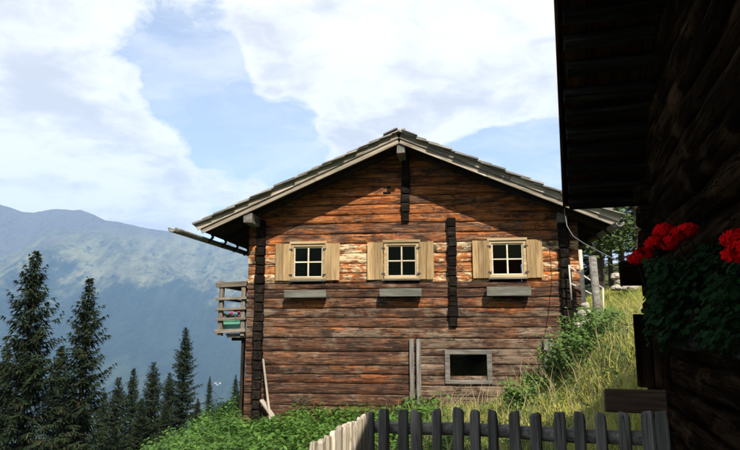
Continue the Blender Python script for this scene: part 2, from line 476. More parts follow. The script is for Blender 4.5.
F = np.stack([ii[:-1, :-1], ii[:-1, 1:], ii[1:, 1:], ii[1:, :-1]], -1).reshape(-1, 4)
link('ground', big_mesh('ground', V, F, M['ground'], smooth=True), kind='structure', label='grassy alpine hillside falling to the valley')

# mountain range across the valley: crest directions from the photograph, crest about 7 km away
RP = [-460, -400, -150, -60, 0, 20, 34, 61, 81, 105, 118, 145, 169, 189, 215, 260, 340, 460, 620, 760]
RY = [215, 210, 196, 197, 204, 211, 213, 208.6, 210, 220, 222, 228, 232, 237, 241, 246, 252, 262, 275, 300]
nu, nv = 560, 170
us = np.linspace(-460, 760, nu)
V = np.zeros((nv + 6, nu, 3))
for i, u in enumerate(us):
    ry = np.interp(u, RP, RY)
    rr = ray(u, ry); hd = math.hypot(rr.x, rr.y); el = rr.z / hd
    dx, dy = rr.x / hd, rr.y / hd
    D = 7200 + 700 * fbm(u * .004, 3.3) - 0.6 * (u - 100)
    zr = EYE + el * D
    zr += 30 * fbm(u * .05, 8.1, 0, 5)
    D0 = 3700 + 300 * fbm(u * .006, 1.7)
    for j in range(nv):
        tt = j / (nv - 1)
        Dj = D0 + (D - D0) * tt
        prof = 0.72 * tt + 0.28 * tt * tt
        z = -475 + (zr + 475) * prof
        px_, py_ = dx * Dj, dy * Dj
        ridg = 0; a = 1; f = 1 / 1150.
        for o in range(5):
            ridg += a * (0.30 - abs(mnoise.noise(Vector((px_ * f + .00022 * py_ + 7.3, py_ * f * .42 + 2.1, o * 3.7)))))
            a *= .52; f *= 2.1
        amp = 520 * math.sin(math.pi * min(1, tt * 1.0)) ** 0.8 * (0.35 + 0.65 * tt)
        z += ridg * amp
        V[j, i] = (px_, py_, z)
    for j in range(6):
        Dj = D + (j + 1) * 160
        V[nv + j, i] = (dx * Dj, dy * Dj, zr - (j + 1) * 190 + 30 * fbm(u * .02, j * .5))
MV = V.copy()
V = V.reshape(-1, 3)
ii = np.arange((nv + 6) * nu).reshape(nv + 6, nu)
F = np.stack([ii[:-1, :-1], ii[:-1, 1:], ii[1:, 1:], ii[1:, :-1]], -1).reshape(-1, 4)
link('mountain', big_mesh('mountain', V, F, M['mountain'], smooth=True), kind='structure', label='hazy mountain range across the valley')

# ------------------------------------------------------------------ chalet
A = rad(7)
EX = Vector((math.cos(A), -math.sin(A), 0)); EN = Vector((math.sin(A), math.cos(A), 0))
O = at_y(400, HZ, 17.0); O.z = 0
def fac(px, py, n=0.0):
    """photo pixel -> (s, n, z) on the plane n metres behind the facade"""
    r = ray(px, py)
    base = O + EN * n - Vector((0, 0, EYE)); base.z = 0
    k = base.dot(EN) / r.dot(EN)
    p = Vector((0, 0, EYE)) + r * k
    return Vector(((p - O).dot(EX), n, p.z))
chalet = empty('chalet', O, -A, label='weathered brown log chalet with shingled gable roof and tan shutters', cat='house')
def loc2w(v): return O + EX * v[0] + EN * v[1] + Vector((0, 0, v[2]))

OVH = 0.94
pk = fac(399, 141, -OVH)                 # underside of the verge at the ridge
le = fac(202, 231, -OVH)
S0 = pk.x
SLOPE = (pk.z - le.z) / (pk.x - le.x)
EAVE = pk.x - le.x + 0.05                 # half width of the roof
DEPTH = 8.5
SL = fac(254.5, 330).x; SR = fac(573, 330).x      # facade corners
def under(s): return pk.z - SLOPE * abs(s - S0)
TH = 0.24                                 # log wall thickness
random.seed(11)
STAINS = []                               # (s, z, half width, half height): rust-red patches sheltered by the window boxes
def stain(x, z): return sum(math.exp(-((x - a) / c) ** 4 - ((z - b_) / d) ** 2) for a, b_, c, d in STAINS)
for px_, py_, hw_, hh_ in ((305, 309, .55, .17), (401, 309, .6, .2), (509, 307, .6, .15), (452.5, 333, .12, .14), (540, 272, .3, .3)):
    f_ = fac(px_, py_); STAINS.append((f_.x, f_.z, hw_, hh_))
def log_mesh(x0f, x1f, z0, z1, thick=TH, seed=0, mat=None, wob=0.012, rnd=1.0):
    """hewn log: front at y=0 (towards -Y), x ends as functions of z; local origin at its middle"""
    r = random.Random(seed)
    zc = (z0 + z1) / 2; h = z1 - z0
    prof = [(thick, -.5), (.06, -.5), (.012, -.46), (.002, -.30), (0, -.05), (.002, .2), (.003, .40), (.020, .475), (.06, .5), (thick, .5)]
    if rnd > 1: prof = [(thick, -.5), (.11, -.5), (.05, -.46), (.012, -.30), (0, -.05), (.01, .2), (.035, .40), (.07, .475), (.11, .5), (thick, .5)]
    xa = min(x0f(z0), x0f(z1)); xb = max(x1f(z0), x1f(z1)); xc = (xa + xb) / 2
    nseg = max(2, int((xb - xa) / 0.18))
    ph = r.uniform(0, 100)
    V = []; F = []
    k = len(prof)
    for i in range(nseg + 1):
        tt = i / nseg
        for j, (y, q) in enumerate(prof):
            z = zc + q * h * 1.01
            x0, x1 = x0f(z), x1f(z)
            x = x0 + (x1 - x0) * tt
            wz = wob * (1.3 * mnoise.noise(Vector((x * .9, ph, q * 1.2))) + .8 * mnoise.noise(Vector((x * 3.1, ph, q * 3))))
            wy = wob * 1.3 * mnoise.noise(Vector((x * 1.1, ph + 9, q * 2))) if y < .1 else 0
            V.append(Vector((x - xc, y + wy, z - zc + wz)))
    for i in range(nseg):
        for j in range(k - 1):
            a = i * k + j
            F.append([a, a + 1, a + 1 + k, a + k])
    n = len(V)
    V += [v.copy() for v in V[:k]] + [v.copy() for v in V[nseg * k:nseg * k + k]]
    F.append([n + j for j in range(k)][::-1]); F.append([n + k + j for j in range(k)])
    me = mesh('log', V, F, mat or M['log'])
    sa = me.attributes.new('Stain', 'FLOAT', 'POINT')
    sa.data.foreach_set('value', [stain(v.x + xc, v.z + zc) for v in V])
    sm = [True] * (nseg * (k - 1)) + [False, False]
    me.polygons.foreach_set('use_smooth', sm)
    return me, Vector((xc, 0, zc))
def put_log(x0f, x1f, z0, z1, col, n=0.0, seed=None, mat=None, thick=TH):
    if not callable(x0f): a = x0f; x0f = lambda z: a
    if not callable(x1f): b_ = x1f; x1f = lambda z: b_
    me, c = log_mesh(x0f, x1f, z0, z1, thick, seed if seed is not None else random.randint(0, 99999), mat)
    return link('log', me, chalet, c + Vector((0, n + random.uniform(-.012, .012), 0)), color=col)
zof = lambda py: fac(400, py).z
# colour = (orange, grey, brightness, pale flakes)
def colr(kind):
    u = random.uniform
    return {'gable': (u(.46, .66), u(.12, .3), u(.95, 1.25), u(.30, .46)),
            'band': (u(.56, .74), u(.25, .4), u(1.2, 1.4), u(.50, .66)),
            'mid': (u(.30, .5), u(.26, .48), u(.75, 1.05), u(.24, .38)),
            'low': (u(.28, .46), u(.2, .44), u(.7, 1.0), u(.24, .38)),
            'beam': (u(.32, .4), u(.42, .54), u(.95, 1.1), u(.3, .4)),
            'lowr': (u(.2, .36), u(.44, .6), u(.7, .95), u(.3, .42))}[kind]
XL, XR = SL - 0.24, SR + 0.26            # the facade logs run past the corners
WIN = [(294.5, 322.5), (387.5, 416.0), (492.0, 523.0)]      # frame outer edges at the upper windows, photo px
wins = [(fac(a - 3, 262).x, fac(b_ + 3, 262).x) for a, b_ in WIN]
gable = [150, 159, 168, 177, 186, 195.6, 204, 214, 222.5, 233, 243]
for a, b_ in zip(gable[:-1], gable[1:]):
    z1, z0 = zof(a), zof(b_)
    lo = lambda z: max(XL if z < under(SL) - .1 else SL, S0 - (pk.z - .02 - z) / SLOPE)
    hi = lambda z: min(XR if z < under(SR) - .1 else SR, S0 + (pk.z - .02 - z) / SLOPE)
    put_log(lo, hi, z0, z1, colr('gable'))
band = [243, 253, 263, 273, 282.5]
for a, b_ in zip(band[:-1], band[1:]):
    z1, z0 = zof(a), zof(b_)
    xs = [XL] + [v for wv in wins for v in wv] + [XR]
    for i in range(0, len(xs), 2): put_log(xs[i], xs[i + 1], z0, z1, colr('band'))
rows = [(282.5, 288.5, 'mid'), (288.5, 297.8, 'mid'), (297.8, 308, 'mid'), (308, 317.7, 'mid'), (317.7, 327.5, 'low'), (327.5, 338.4, 'beam')]
for a, b_, k in rows: put_log(XL, XR, zof(b_), zof(a), colr(k))
POST1 = fac(416.5, 370).x; POST2 = fac(548, 360).x
left_rows = [338.4, 352, 366, 375, 384, 395, 407, 418, 430, 442, 454]
for a, b_ in zip(left_rows[:-1], left_rows[1:]): put_log(XL, POST1 - .02, zof(b_), zof(a), colr('low'))
right_rows = [338.4, 348.8, 355.8, 364, 375.5, 385.5, 396, 407, 418, 430, 442]
LW = (fac(446, 366).x, fac(492, 366).x)
for i, (a, b_) in enumerate(zip(right_rows[:-1], right_rows[1:])):
    z0, z1 = zof(b_), zof(a)
    if 1 <= i <= 3 + 0:
        put_log(POST1 + .02, LW[0] + .02, z0, z1, colr('lowr')); put_log(LW[1] - .02, POST2, z0, z1, colr('lowr'))
    else: put_log(POST1 + .02, POST2, z0, z1, colr('lowr'))
    put_log(POST2, XR - .1, z0, z1, colr('low'))
# upright posts of the lower storey
for px, py0, py1, wd in [(411.8, 339, 404, .105), (418.6, 339, 407, .125), (546.5, 339, 400, .12), (551.5, 339, 400, .10)]:
    s = fac(px, 360).x
    o = beam('post', (s, -.035, zof(py1)), (s, -.035, zof(py0)), wd, .12, M['grey'], chalet)
# cross-wall log ends: dark stacks standing proud of the facade
def end_stack(px, py0, py1, wd, proud):
    s = fac(px, (py0 + py1) / 2).x
    z1, z0 = zof(py0), zof(py1)
    k = max(2, round((z1 - z0) / .26)); hh = (z1 - z0) / k
    for i in range(k):
        V, F = cbox(wd * random.uniform(.85, 1.1), proud + .2, hh * random.uniform(.9, 1.0), .02, .012, random.randint(0, 9999))
        link('log_end', mesh('log_end', V, F, M['logend']), chalet, (s + random.uniform(-.015, .015), -proud / 2 + .1 + random.uniform(-.02, .02), z0 + (i + .5) * hh))
end_stack(405.5, 150, 222, .23, .10)
end_stack(452.5, 219, 327, .24, .12)
# side walls: full logs whose dark ends stand proud of the facade at both corners
def side_wall(s, ztop, zbot, proud, wd):
    k = round((ztop - zbot) / .265); hh = (ztop - zbot) / k
    for i in range(k):
        pr = proud + random.uniform(-.03, .03)
        V, F = cbox(pr + DEPTH - .1, wd * random.uniform(.92, 1.06), hh * .97, .03, .01, random.randint(0, 9999))
        o = link('log', mesh('log', V, F, M['logend']), chalet, (s, (DEPTH - .1 - pr) / 2, zbot + (i + .5) * hh), (0, 0, math.pi / 2))
side_wall(SL + .13, under(SL) - .12, -2.4, .16, .25)
side_wall(SR - .13, under(SR) - .12, -.6, .16, .27)
# back wall and dark interior (floor between the storeys, inner ceiling)
mb = MB(); mb.box(SL + .3, SR - .3, DEPTH - .35, DEPTH - .12, -2.2, under(SL) - .1); link('back_wall', mb.mesh('back_wall', M['logend']), chalet)
mb = MB(); mb.box(SL + .27, SR - .27, TH + .03, DEPTH - .36, zof(330) - .1, zof(330) + .05); link('floor', mb.mesh('floor', M['black']), chalet)
mb = MB(); mb.box(SL + .27, SR - .27, TH + .03, DEPTH - .36, zof(236), zof(236) + .06); link('ceiling', mb.mesh('ceiling', M['black']), chalet)

# upper windows
def window(s0, s1, z0, z1, muntins=True, mat='frame', fw=.085):
    y0, y1 = -.055, .07
    mb = MB()
    mb.box(s0, s0 + fw, y0, y1, z0, z1, .006, .002, 1); mb.box(s1 - fw, s1, y0, y1, z0, z1, .006, .002, 2)
    mb.box(s0 + fw - .002, s1 - fw + .002, y0 + .003, y1, z1 - fw, z1 - .004, .006, .002, 3)
    mb.box(s0 + fw - .002, s1 - fw + .002, y0 + .003, y1, z0 + .002, z0 + fw * .8, .006, .002, 4)
    w_ = link('window', mb.mesh('window', M[mat]), chalet)
    a, b_, c, d = s0 + fw, s1 - fw, z0 + fw * .8, z1 - fw
    if muntins:
        xm, zm = (a + b_) / 2, (c + d) / 2
        sash = MB(); q = .035
        for x0, x1 in ((a, a + q), (b_ - q, b_)): sash.box(x0 + .001, x1 - .001, -.02, .03, c, d, .004)
        for zz0, zz1 in ((c, c + q), (d - q, d)): sash.box(a + q, b_ - q, -.018, .03, zz0 + .001, zz1 - .001, .004)
        link('sash', sash.mesh('sash', M['muntin']), w_)
        mu = MB(); mu.box(xm - .02, xm + .02, -.022, .03, c + q, d - q, .004); link('muntin', mu.mesh('muntin', M['muntin']), w_)
        for x0, x1 in ((a + q, xm - .02), (xm + .02, b_ - q)):
            mu = MB(); mu.box(x0, x1, -.02, .03, zm - .018, zm + .018, .004); link('muntin', mu.mesh('muntin', M['muntin']), w_)
            for zz0, zz1 in ((c + q, zm - .018), (zm + .018, d - q)):
                pm = MB(); pm.box(x0, x1, .006, .012, zz0, zz1, .001)
                link('pane', pm.mesh('pane', M['glass']), w_)
    else:
        pm = MB(); pm.box(a, b_, .03, .036, c, d, .001); link('pane', pm.mesh('pane', M['glass']), w_)
    return w_
def shutter(x0, x1, z0, z1, inner):
    nb = 2 if x1 - x0 < .45 else 3
    xs = [x0 + (x1 - x0) * i / nb + (random.uniform(-.03, .03) if 0 < i < nb else 0) for i in range(nb + 1)]
    mb = MB(); mb.box(x0 + .03, x1 - .03, -.055, -.035, z0 + .12, z0 + .2); mb.box(x0 + .03, x1 - .03, -.055, -.035, z1 - .2, z1 - .12)
    sh = link('shutter', mb.mesh('shutter', M['shutter']), chalet)
    for i in range(nb):
        V, F = cbox(z1 - z0 + random.uniform(-.008, .008), xs[i + 1] - xs[i] - .006, .026, .004, .002, random.randint(0, 999))
        link('board', mesh('board', V, F, M['shutter']), sh, ((xs[i] + xs[i + 1]) / 2, -.070 + random.uniform(-.003, .003), (z0 + z1) / 2), (0, math.pi / 2, math.pi / 2))
    for zz in (z0 + .16, z1 - .16):
        xi = x1 if inner == 'r' else x0
        hb = MB(); hb.box(xi - .05, xi + .05, -.092, -.084, zz - .022, zz + .022, .003); link('hinge', hb.mesh('hinge', M['iron']), sh)
SH = [((276, 291.5), (325, 340)), ((367.5, 383.5), (419, 434)), ((472.5, 489.5), (526.5, 542.5))]
TOPS = [(245, 280), (243.5, 279), (241.5, 277.5)]
PLB = [(284, 326, 290.2, 297.7), (379.5, 421.5, 288.2, 296.6), (487, 531, 286.3, 296)]
PL_LABEL = ['empty grey window box under the window nearest the balcony', 'empty grey window box under the middle upper window',
            'empty grey window box under the window nearest the grassy slope']
for i, (a, b_) in enumerate(WIN):
    xm = (a + b_) / 2
    z1 = fac(xm, TOPS[i][0]).z + .03; z0 = fac(xm, TOPS[i][1]).z
    s0, s1 = fac(a - 3.4, 262).x, fac(b_ + 3.4, 262).x
    wv = window(s0, s1, z0, z1)
    mb = MB(); mb.box(s0 - .03, s1 + .03, -.09, -.045, z1 - .01, z1 + .06, .006, .003, i); link('head_board', mb.mesh('head_board', M['frame']), wv)
    mb = MB(); mb.box(s0 - .02, s1 + .02, -.10, .02, z0 - .05, z0 + .0, .008, .003, i); link('sill', mb.mesh('sill', M['box']), wv)
    for k, (c, d) in enumerate(SH[i]):
        shutter(fac(c, 262).x, fac(d, 262).x, z0 - .02, z1 + .0, 'r' if k == 0 else 'l')
    # window box
    a, b_, t0, t1 = PLB[i]
    n = -.30
    p0, p1 = fac(a, t1, n), fac(b_, t0, n)
    pb = empty('window_box', loc2w((p0.x, 0, p0.z)), -A, label=PL_LABEL[i], cat='window box', group='window boxes under the upper windows')
    L, hh = p1.x - p0.x, p1.z - p0.z
    for nm, bx in (('front_board', (0, L, -.302, -.275, 0, hh)), ('back_board', (0.01, L - .01, -.115, -.092, .01, hh - .01)),
                   ('bottom_board', (.004, L - .004, -.274, -.116, .012, .035)), ('end_board', (.003, .026, -.274, -.116, .036, hh - .008)),
                   ('end_board', (L - .026, L - .003, -.274, -.116, .036, hh - .008)),
                   ('bracket', (.12, .16, -.25, -.0, -.03, .010)), ('bracket', (L - .16, L - .12, -.25, -.0, -.03, .010))):
        x0, x1, y0, y1, zz0, zz1 = bx
        V, F = cbox(x1 - x0, y1 - y0, zz1 - zz0, .005, .002, random.randint(0, 999))
        link(nm, mesh(nm, V, F, M['box']), pb, ((x0 + x1) / 2, (y0 + y1) / 2, (zz0 + zz1) / 2))
# lower window
wl = window(fac(445, 366).x, fac(492, 366).x, fac(468, 384).z, fac(468, 349.5).z, False, 'grey', .13)
# two small slots in the gable
for py in (187.5, 193):
    p = fac(387, py)
    mb = MB(); mb.box(p.x - .11, p.x + .11, -.012, .05, p.z - .03, p.z + .03, .01); link('vent_slot', mb.mesh('vent_slot', M['logend']), chalet)

# ---- roof
RT = 0.10
roofm = MB()
for sgn in (-1, 1):
    s_e = S0 + sgn * EAVE
    z_e = pk.z - SLOPE * EAVE
    y0, y1 = -OVH + .05, DEPTH + .5
    vs = [(S0, y0, pk.z + .03), (s_e, y0, z_e + .03), (s_e, y1, z_e + .03), (S0, y1, pk.z + .03)]
    n0 = len(roofm.V)
    roofm.V += [Vector(v) for v in vs] + [Vector(v) + Vector((0, 0, RT)) for v in vs]
    q = [[0, 1, 2, 3], [4, 7, 6, 5], [0, 4, 5, 1], [1, 5, 6, 2], [2, 6, 7, 3]]
    roofm.F += [[i + n0 for i in (f if sgn > 0 else f[::-1])] for f in q]
roof = link('roof', roofm.mesh('roof', M['dark']), chalet)
cosr = 1 / math.sqrt(1 + SLOPE ** 2)
ROT = math.atan(SLOPE)
SLEN = EAVE / cosr
def on_roof(sgn, d, y, up):
    """d metres down the slope from the ridge, up metres above the deck's lower face"""
    return Vector((S0 + sgn * (d * cosr + up * math.sin(ROT)), y, pk.z - d * cosr * SLOPE + up * cosr + .0))
# bargeboards, in two layers, two lengths each
for sgn in (-1, 1):
    for k, (lo_, hi_, yy, th, d0, d1) in enumerate([(.07, .27, -OVH - .01, .045, -.03, SLEN * .52), (.065, .265, -OVH - .012, .045, SLEN * .52 + .006, SLEN + .05),
                                                   (-.055, .085, -OVH + .028, .035, .02, SLEN * .42), (-.06, .08, -OVH + .03, .035, SLEN * .42 + .006, SLEN - .02)]):
        c0, c1 = on_roof(sgn, d0, yy, (lo_ + hi_) / 2), on_roof(sgn, d1, yy, (lo_ + hi_) / 2)
        d = c1 - c0
        V, F = cbox(d.length, th, hi_ - lo_, .008, .006, random.randint(0, 999))
        link('bargeboard', mesh('bargeboard', V, F, M['barge']), roof, (c0 + c1) / 2, (0, sgn * ROT, 0))
# shingles: courses up the slope; the columns at the verge are single pieces
sh_meshes = []
for i in range(6):
    V, F = cbox(.62, .20 + .012 * i, .04, .006, .008, i)
    sh_meshes.append(mesh('shingle', V, F, M['shingle']))
ncourse = 17
rest = MB()
step = (SLEN + .12) / ncourse
for sgn in (-1, 1):
    for k in range(ncourse):
        y = -OVH - .16 + random.uniform(-.03, .03); col = 0
        while y < DEPTH + .5:
            wd = random.uniform(.18, .26)
            d = SLEN + .12 - (k + .0) * step - .31 + random.uniform(-.03, .03)
            p = on_roof(sgn, d, y + wd / 2, RT + .13 + random.uniform(0, .012))
            rot = (0, sgn * (ROT - .085) + random.uniform(-.012, .012), random.uniform(-.02, .02))
            if col < 8:
                o = link('shingle', random.choice(sh_meshes), roof, p, rot)
                o.scale = (random.uniform(.94, 1.06), wd / .22 * .97, random.uniform(.85, 1.3))
            else:
                from mathutils import Euler, Matrix
                V, F = cbox(.62, wd * .96, .028, .005)
                rest.add(V, F, Matrix.Translation(p) @ Euler(rot).to_matrix().to_4x4())
            y += wd + .004; col += 1
link('shingle_field', rest.mesh('shingle_field', M['shingle']), roof, kind='stuff')
# ridge boards, the left one lapping over the right
for sgn, d0, d1, upv in ((-1, -.10, .32, .30), (1, -.02, .42, .285)):
    c0, c1 = on_roof(sgn, d0, 0, upv), on_roof(sgn, d1, 0, upv - .01)
    V, F = cbox((c1 - c0).length, DEPTH + .5 + OVH + .2, .03, .006, .006, 5)
    cc = (c0 + c1) / 2; cc.y = (DEPTH + .5 - OVH - .2) / 2
    link('ridge_board', mesh('ridge_board', V, F, M['shingle']), roof, cc, (0, sgn * ROT, 0))
# purlins with grey ends standing out under the roof
def purlin(s, wd, ht, drop=.0, y0=-OVH + .06, name='purlin'):
    z = under(s) - ht / 2 - drop + .01
    V, F = cbox(DEPTH + .3 - y0, wd, ht, .012, .006, random.randint(0, 99))
    link(name, mesh(name, V, F, M['grey']), roof, (s, (DEPTH + .3 + y0) / 2, z), (0, 0, math.pi / 2))
purlin(S0 + .04, .21, .25, .06)
purlin(fac(249.5, 222, -.7).x, .24, .28, .06)
purlin(SR - .16, .24, .28, .06, y0=-.30)
# rafters with shaped tails beyond the walls
for sgn in (-1, 1):
    for k in range(9):
        y = -.42 + k * 1.05
        c0, c1 = on_roof(sgn, .2, y, -.055), on_roof(sgn, SLEN - .10, y, -.055)
        beam('rafter', c0, c1, .10, .13, M['dark'], roof)
# wooden gutters: hollowed half logs under the eaves, standing out past the verge
def gutter(p0, p1, r=.105):
    p0, p1 = Vector(p0), Vector(p1)
    d = (p1 - p0).normalized(); u = d.cross(Vector((0, 0, 1))).normalized(); v = u.cross(d)
    V = []; F = []; seg = 10; ns = 24
    for i in range(ns + 1):
        p = p0.lerp(p1, i / ns)
        jr = 1 + .06 * mnoise.noise(Vector((i * .7, 3, 1)))
        for rr in (r * jr, r * .72):
            for k in range(seg + 1):
                a = math.pi * (-0.04 + 1.08 * k / seg)
                V.append(p + u * math.cos(a) * rr - v * math.sin(a) * rr)
    m_ = 2 * (seg + 1)
    for i in range(ns):
        for k in range(seg):
            a = i * m_ + k; F.append([a, a + m_, a + m_ + 1, a + 1])
            a = i * m_ + seg + 1 + k; F.append([a, a + 1, a + m_ + 1, a + m_])
        for k in (0, seg):
            a = i * m_ + k; b_ = i * m_ + seg + 1 + k
            F.append([a, b_, b_ + m_, a + m_])
    for i in (0, ns):
        for k in range(seg):
            a = i * m_ + k; b_ = i * m_ + seg + 1 + k
            F.append([a, a + 1, b_ + 1, b_])
    return mesh('gutter', V, F, M['grey'], smooth=True)
g0 = fac(172, 228, -2.5)
link('gutter', gutter(g0, (g0.x + .06, DEPTH, g0.z + .16)), roof)
g2 = Vector((S0 + EAVE + .02, -OVH - .3, pk.z - SLOPE * EAVE - .02))
link('gutter', gutter(g2, (g2.x - .2, DEPTH, g2.z - .05)), roof)
for y in (-.42, .63, 1.68, 2.73):
    for sgn in (-1, 1):
        p = on_roof(sgn, SLEN - .12, y + .09, -.1)
        beam('gutter_hook', p, p + Vector((sgn * .16, 0, -.17)), .05, .06, M['dark'], roof)

# ---- balcony on the valley side
bal = link('balcony', (lambda mb: mb.mesh('balcony', M['railing']))(MB().box(SL - .98, SL - .02, .5, 6.2, fac(230, 337, .5).z - .02, fac(230, 333.5, .5).z, .01)), chalet)
NB = .45
bx = lambda px: fac(px, 310, NB).x
bz = lambda py: fac(230, py, NB).z
def bal_rail(py, th, x0=214.5, x1=248, dn=0.0):
    beam('rail', (bx(x0), NB + dn, bz(py) - .02), (bx(x1), NB + dn, bz(py) + .02), .07, th, M['railing'], bal)
bal_rail(284.5, .15, 215.5, 247, -.03)
for py in (298.5, 309, 319): bal_rail(py, .075, 216, 253, -.06)
bal_rail(331, .10, 216, 248, -.05)
for y in np.arange(1.2, 6.3, .0 + 5): pass
for px, t0, t1, wd in ((220.5, 281, 336, .14), (243, 286, 336, .15)):
    s = bx(px)
    beam('post', (s, NB + .05, bz(t1)), (s, NB + .05, bz(t0)), wd, .12, M['railing'], bal)
for py, th in ((284.5, .15), (298.5, .075), (309, .075), (319, .075), (331, .1)):
    beam('rail', (bx(219) , NB + .12, bz(py)), (bx(219), 6.2, bz(py)), .07, th, M['railing'], bal)
for i in range(6):
    s = SL - .92 + i * .155
    beam('floor_board', (s, .46, bz(334.5)), (s, 6.2, bz(334.5)), .15, .04, M['railing'], bal)
for y in (.9, 3.5):
    beam('bracket', (SL - .95, y, bz(338.5)), (SL + .1, y, bz(338.5)), .12, .14, M['dark'], bal)
# support post under the balcony
sx = fac(242.5, 370, .7).x
gz = loc2w((sx, .7, 0))
beam('post', (sx, .7, H(gz.x, gz.y) - .15), (sx, .7, bz(338)), .10, .10, M['dark'], bal)

def florets(nh, R, size, mat, name, seed, flat=.7):
    r = random.Random(seed); V = []; F = []
    for _ in range(nh):
        d = Vector((r.gauss(0, 1), r.gauss(0, 1), r.gauss(0.25, 1))).normalized()
        c = Vector((d.x * R, d.y * R, d.z * R * flat)) * r.uniform(.75, 1.05)
        u = d.orthogonal().normalized(); v = d.cross(u); a0 = r.uniform(0, 6.28)
        for k in range(5):
            a = a0 + k * 2 * math.pi / 5
            e = u * math.cos(a) + v * math.sin(a); f = d.cross(e)
            q = size * r.uniform(.8, 1.15)
            n = len(V)
            lift = d * q * r.uniform(-.15, .3)
            V += [c, c + e * q * .55 + f * q * .38 + lift * .5, c + e * q * 1.05 + f * q * .22 + lift, c + e * q * 1.05 - f * q * .22 + lift, c + e * q * .55 - f * q * .38 + lift * .5]
            F.append([n, n + 1, n + 2, n + 3, n + 4])
    return mesh(name, V, F, mat)
def leaf_cloud(pts, nrm, size, cols, lobes=6, name='foliage', mat=None, seed=0, up=.4):
    """round, slightly cupped leaves at pts"""
    r = random.Random(seed); V = []; F = []; K = []
    for p, nn, q, c in zip(pts, nrm, size, cols):
        d = (Vector(nn) + Vector((r.uniform(-.6, .6), r.uniform(-.6, .6), r.uniform(-.2, up)))).normalized()
        u = d.orthogonal().normalized(); v = d.cross(u); n = len(V)
        V.append(Vector(p)); K.append((*c, 1))
        m_ = lobes * 2
        for k in range(m_):
            a = 2 * math.pi * k / m_
            rr = q * (1.0 if k % 2 == 0 else .86)
            V.append(Vector(p) + (u * math.cos(a) + v * math.sin(a)) * rr + d * q * .18 * (1 + .4 * math.sin(3 * a)))
            K.append((*[x * 1.1 for x in c], 1))
        F += [[n, n + 1 + k, n + 1 + (k + 1) % m_] for k in range(m_)]
    return mesh(name, V, F, mat or M['leaf'], col=K)
# flowers in a green box on the balcony
p = loc2w((bx(231), NB + .25, 0))
fb = empty('flower_box', (p.x, p.y, bz(331) + .06), -A, label='green box of pink flowers standing on the chalet balcony', cat='flower box')
mb = MB(); mb.box(-.30, .27, -.1, .1, 0, .22, .01); mb.box(-.32, .29, -.12, .12, .215, .24, .006); link('box', mb.mesh('box', M['teal']), fb)
r = random.Random(3)
pts = [(r.uniform(-.28, .25), r.uniform(-.13, .1), r.uniform(.22, .42)) for _ in range(160)]
link('foliage', leaf_cloud(pts, [(0, -.5, .7)] * 160, [r.uniform(.02, .04) for _ in pts], [(.05, .12, .03)] * 160), fb)
for k in range(9):
    link('flower_head', florets(14, .04, .025, M['pink'], 'flower_head', k), fb, (r.uniform(-.27, .24), r.uniform(-.15, -.05), r.uniform(.27, .48)))
# things leaning at the foot of the wall
def gpt(px, py, n): 
    f_ = fac(px, py, n); return loc2w(f_)
p1 = gpt(263, 359, -.04); p0 = gpt(270.5, 421, -.55); 
beam('leaning_pole', p0, p1, .055, .055, M['pole'], c=.02, label='long bleached pole leaning on the chalet corner', cat='pole')
p1 = gpt(261.5, 400, -.22); p0 = gpt(276, 421, -.6)
beam('leaning_plank', p0, p1, .13, .05, M['pole'], label='short thick pale plank leaning behind the long bleached pole', cat='plank')
# old board box on the bank at the corner
p = gpt(237, 432, .3); gz_ = H(p.x, p.y)
cb = empty('board_bin', (p.x, p.y, gz_), -A, label='old brown board bin with slanted top beside the chalet corner', cat='bin')
top = gpt(237, 419, .3).z - gz_
for nm, (a, b_, wdt, ht) in {'front_board': ((-.28, 0, top / 2 - .1), (.25, 0, top / 2 + .02), .04, top + .1), 'back_board': ((-.28, .7, top / 2 - .1), (.25, .7, top / 2 + .02), .04, top + .1),
                   'side_board': ((-.29, .03, top / 2 - .12), (-.29, .67, top / 2 - .12), .04, top + .05), 'lid': ((-.34, .33, top - .1), (.28, .33, top + .13), .8, .03)}.items():
    beam(nm, a, b_, wdt, ht, M['plank'], cb)

# ---- right corner of the chalet: railing, pipe, post, stones, cable
def rpt(px, py, n): return loc2w(fac(px, py, n))
NR = -.35
ra = empty('stair_railing', rpt(586, 330, NR), 0, label='slanting white pipe railing beside the chalet corner', cat='railing')
ro = Vector(ra.location)
for nm, a, b_, rr in (('top_rail', (569, 266.5), (604, 289), .022), ('lower_rail', (571, 283.5), (600, 298.5), .02), ('post', (569, 265), (571.5, 300), .022), ('post', (603, 288), (603.5, 322), .024)):
    mb = MB(); mb.tube([rpt(*a, NR) - ro, rpt(*b_, NR) - ro], rr, 8); link(nm, mb.mesh(nm, M['rail_white'], True), ra)
mb = MB(); mb.tube([rpt(580, 250, -.5), rpt(583, 290, -.5), rpt(586.5, 328, -.52)], .05, 10, .05)
setp(link('pale_post', mb.mesh('pale_post', M['pole'], True)), 'bleached round post standing behind the white pipe railing', 'post')
q = rpt(598, 330, -.9)
mb = MB(); mb.tube([(q.x, q.y, H(q.x, q.y) - .2), (q.x + .01, q.y, H(q.x, q.y) + .8), (q.x - .03, q.y, rpt(597, 256, -.9).z)], [.12, .105, .10], 10, .08)
setp(link('wooden_post', mb.mesh('wooden_post', M['grey'], True)), 'grey round timber post carrying the eave by the railing', 'post')
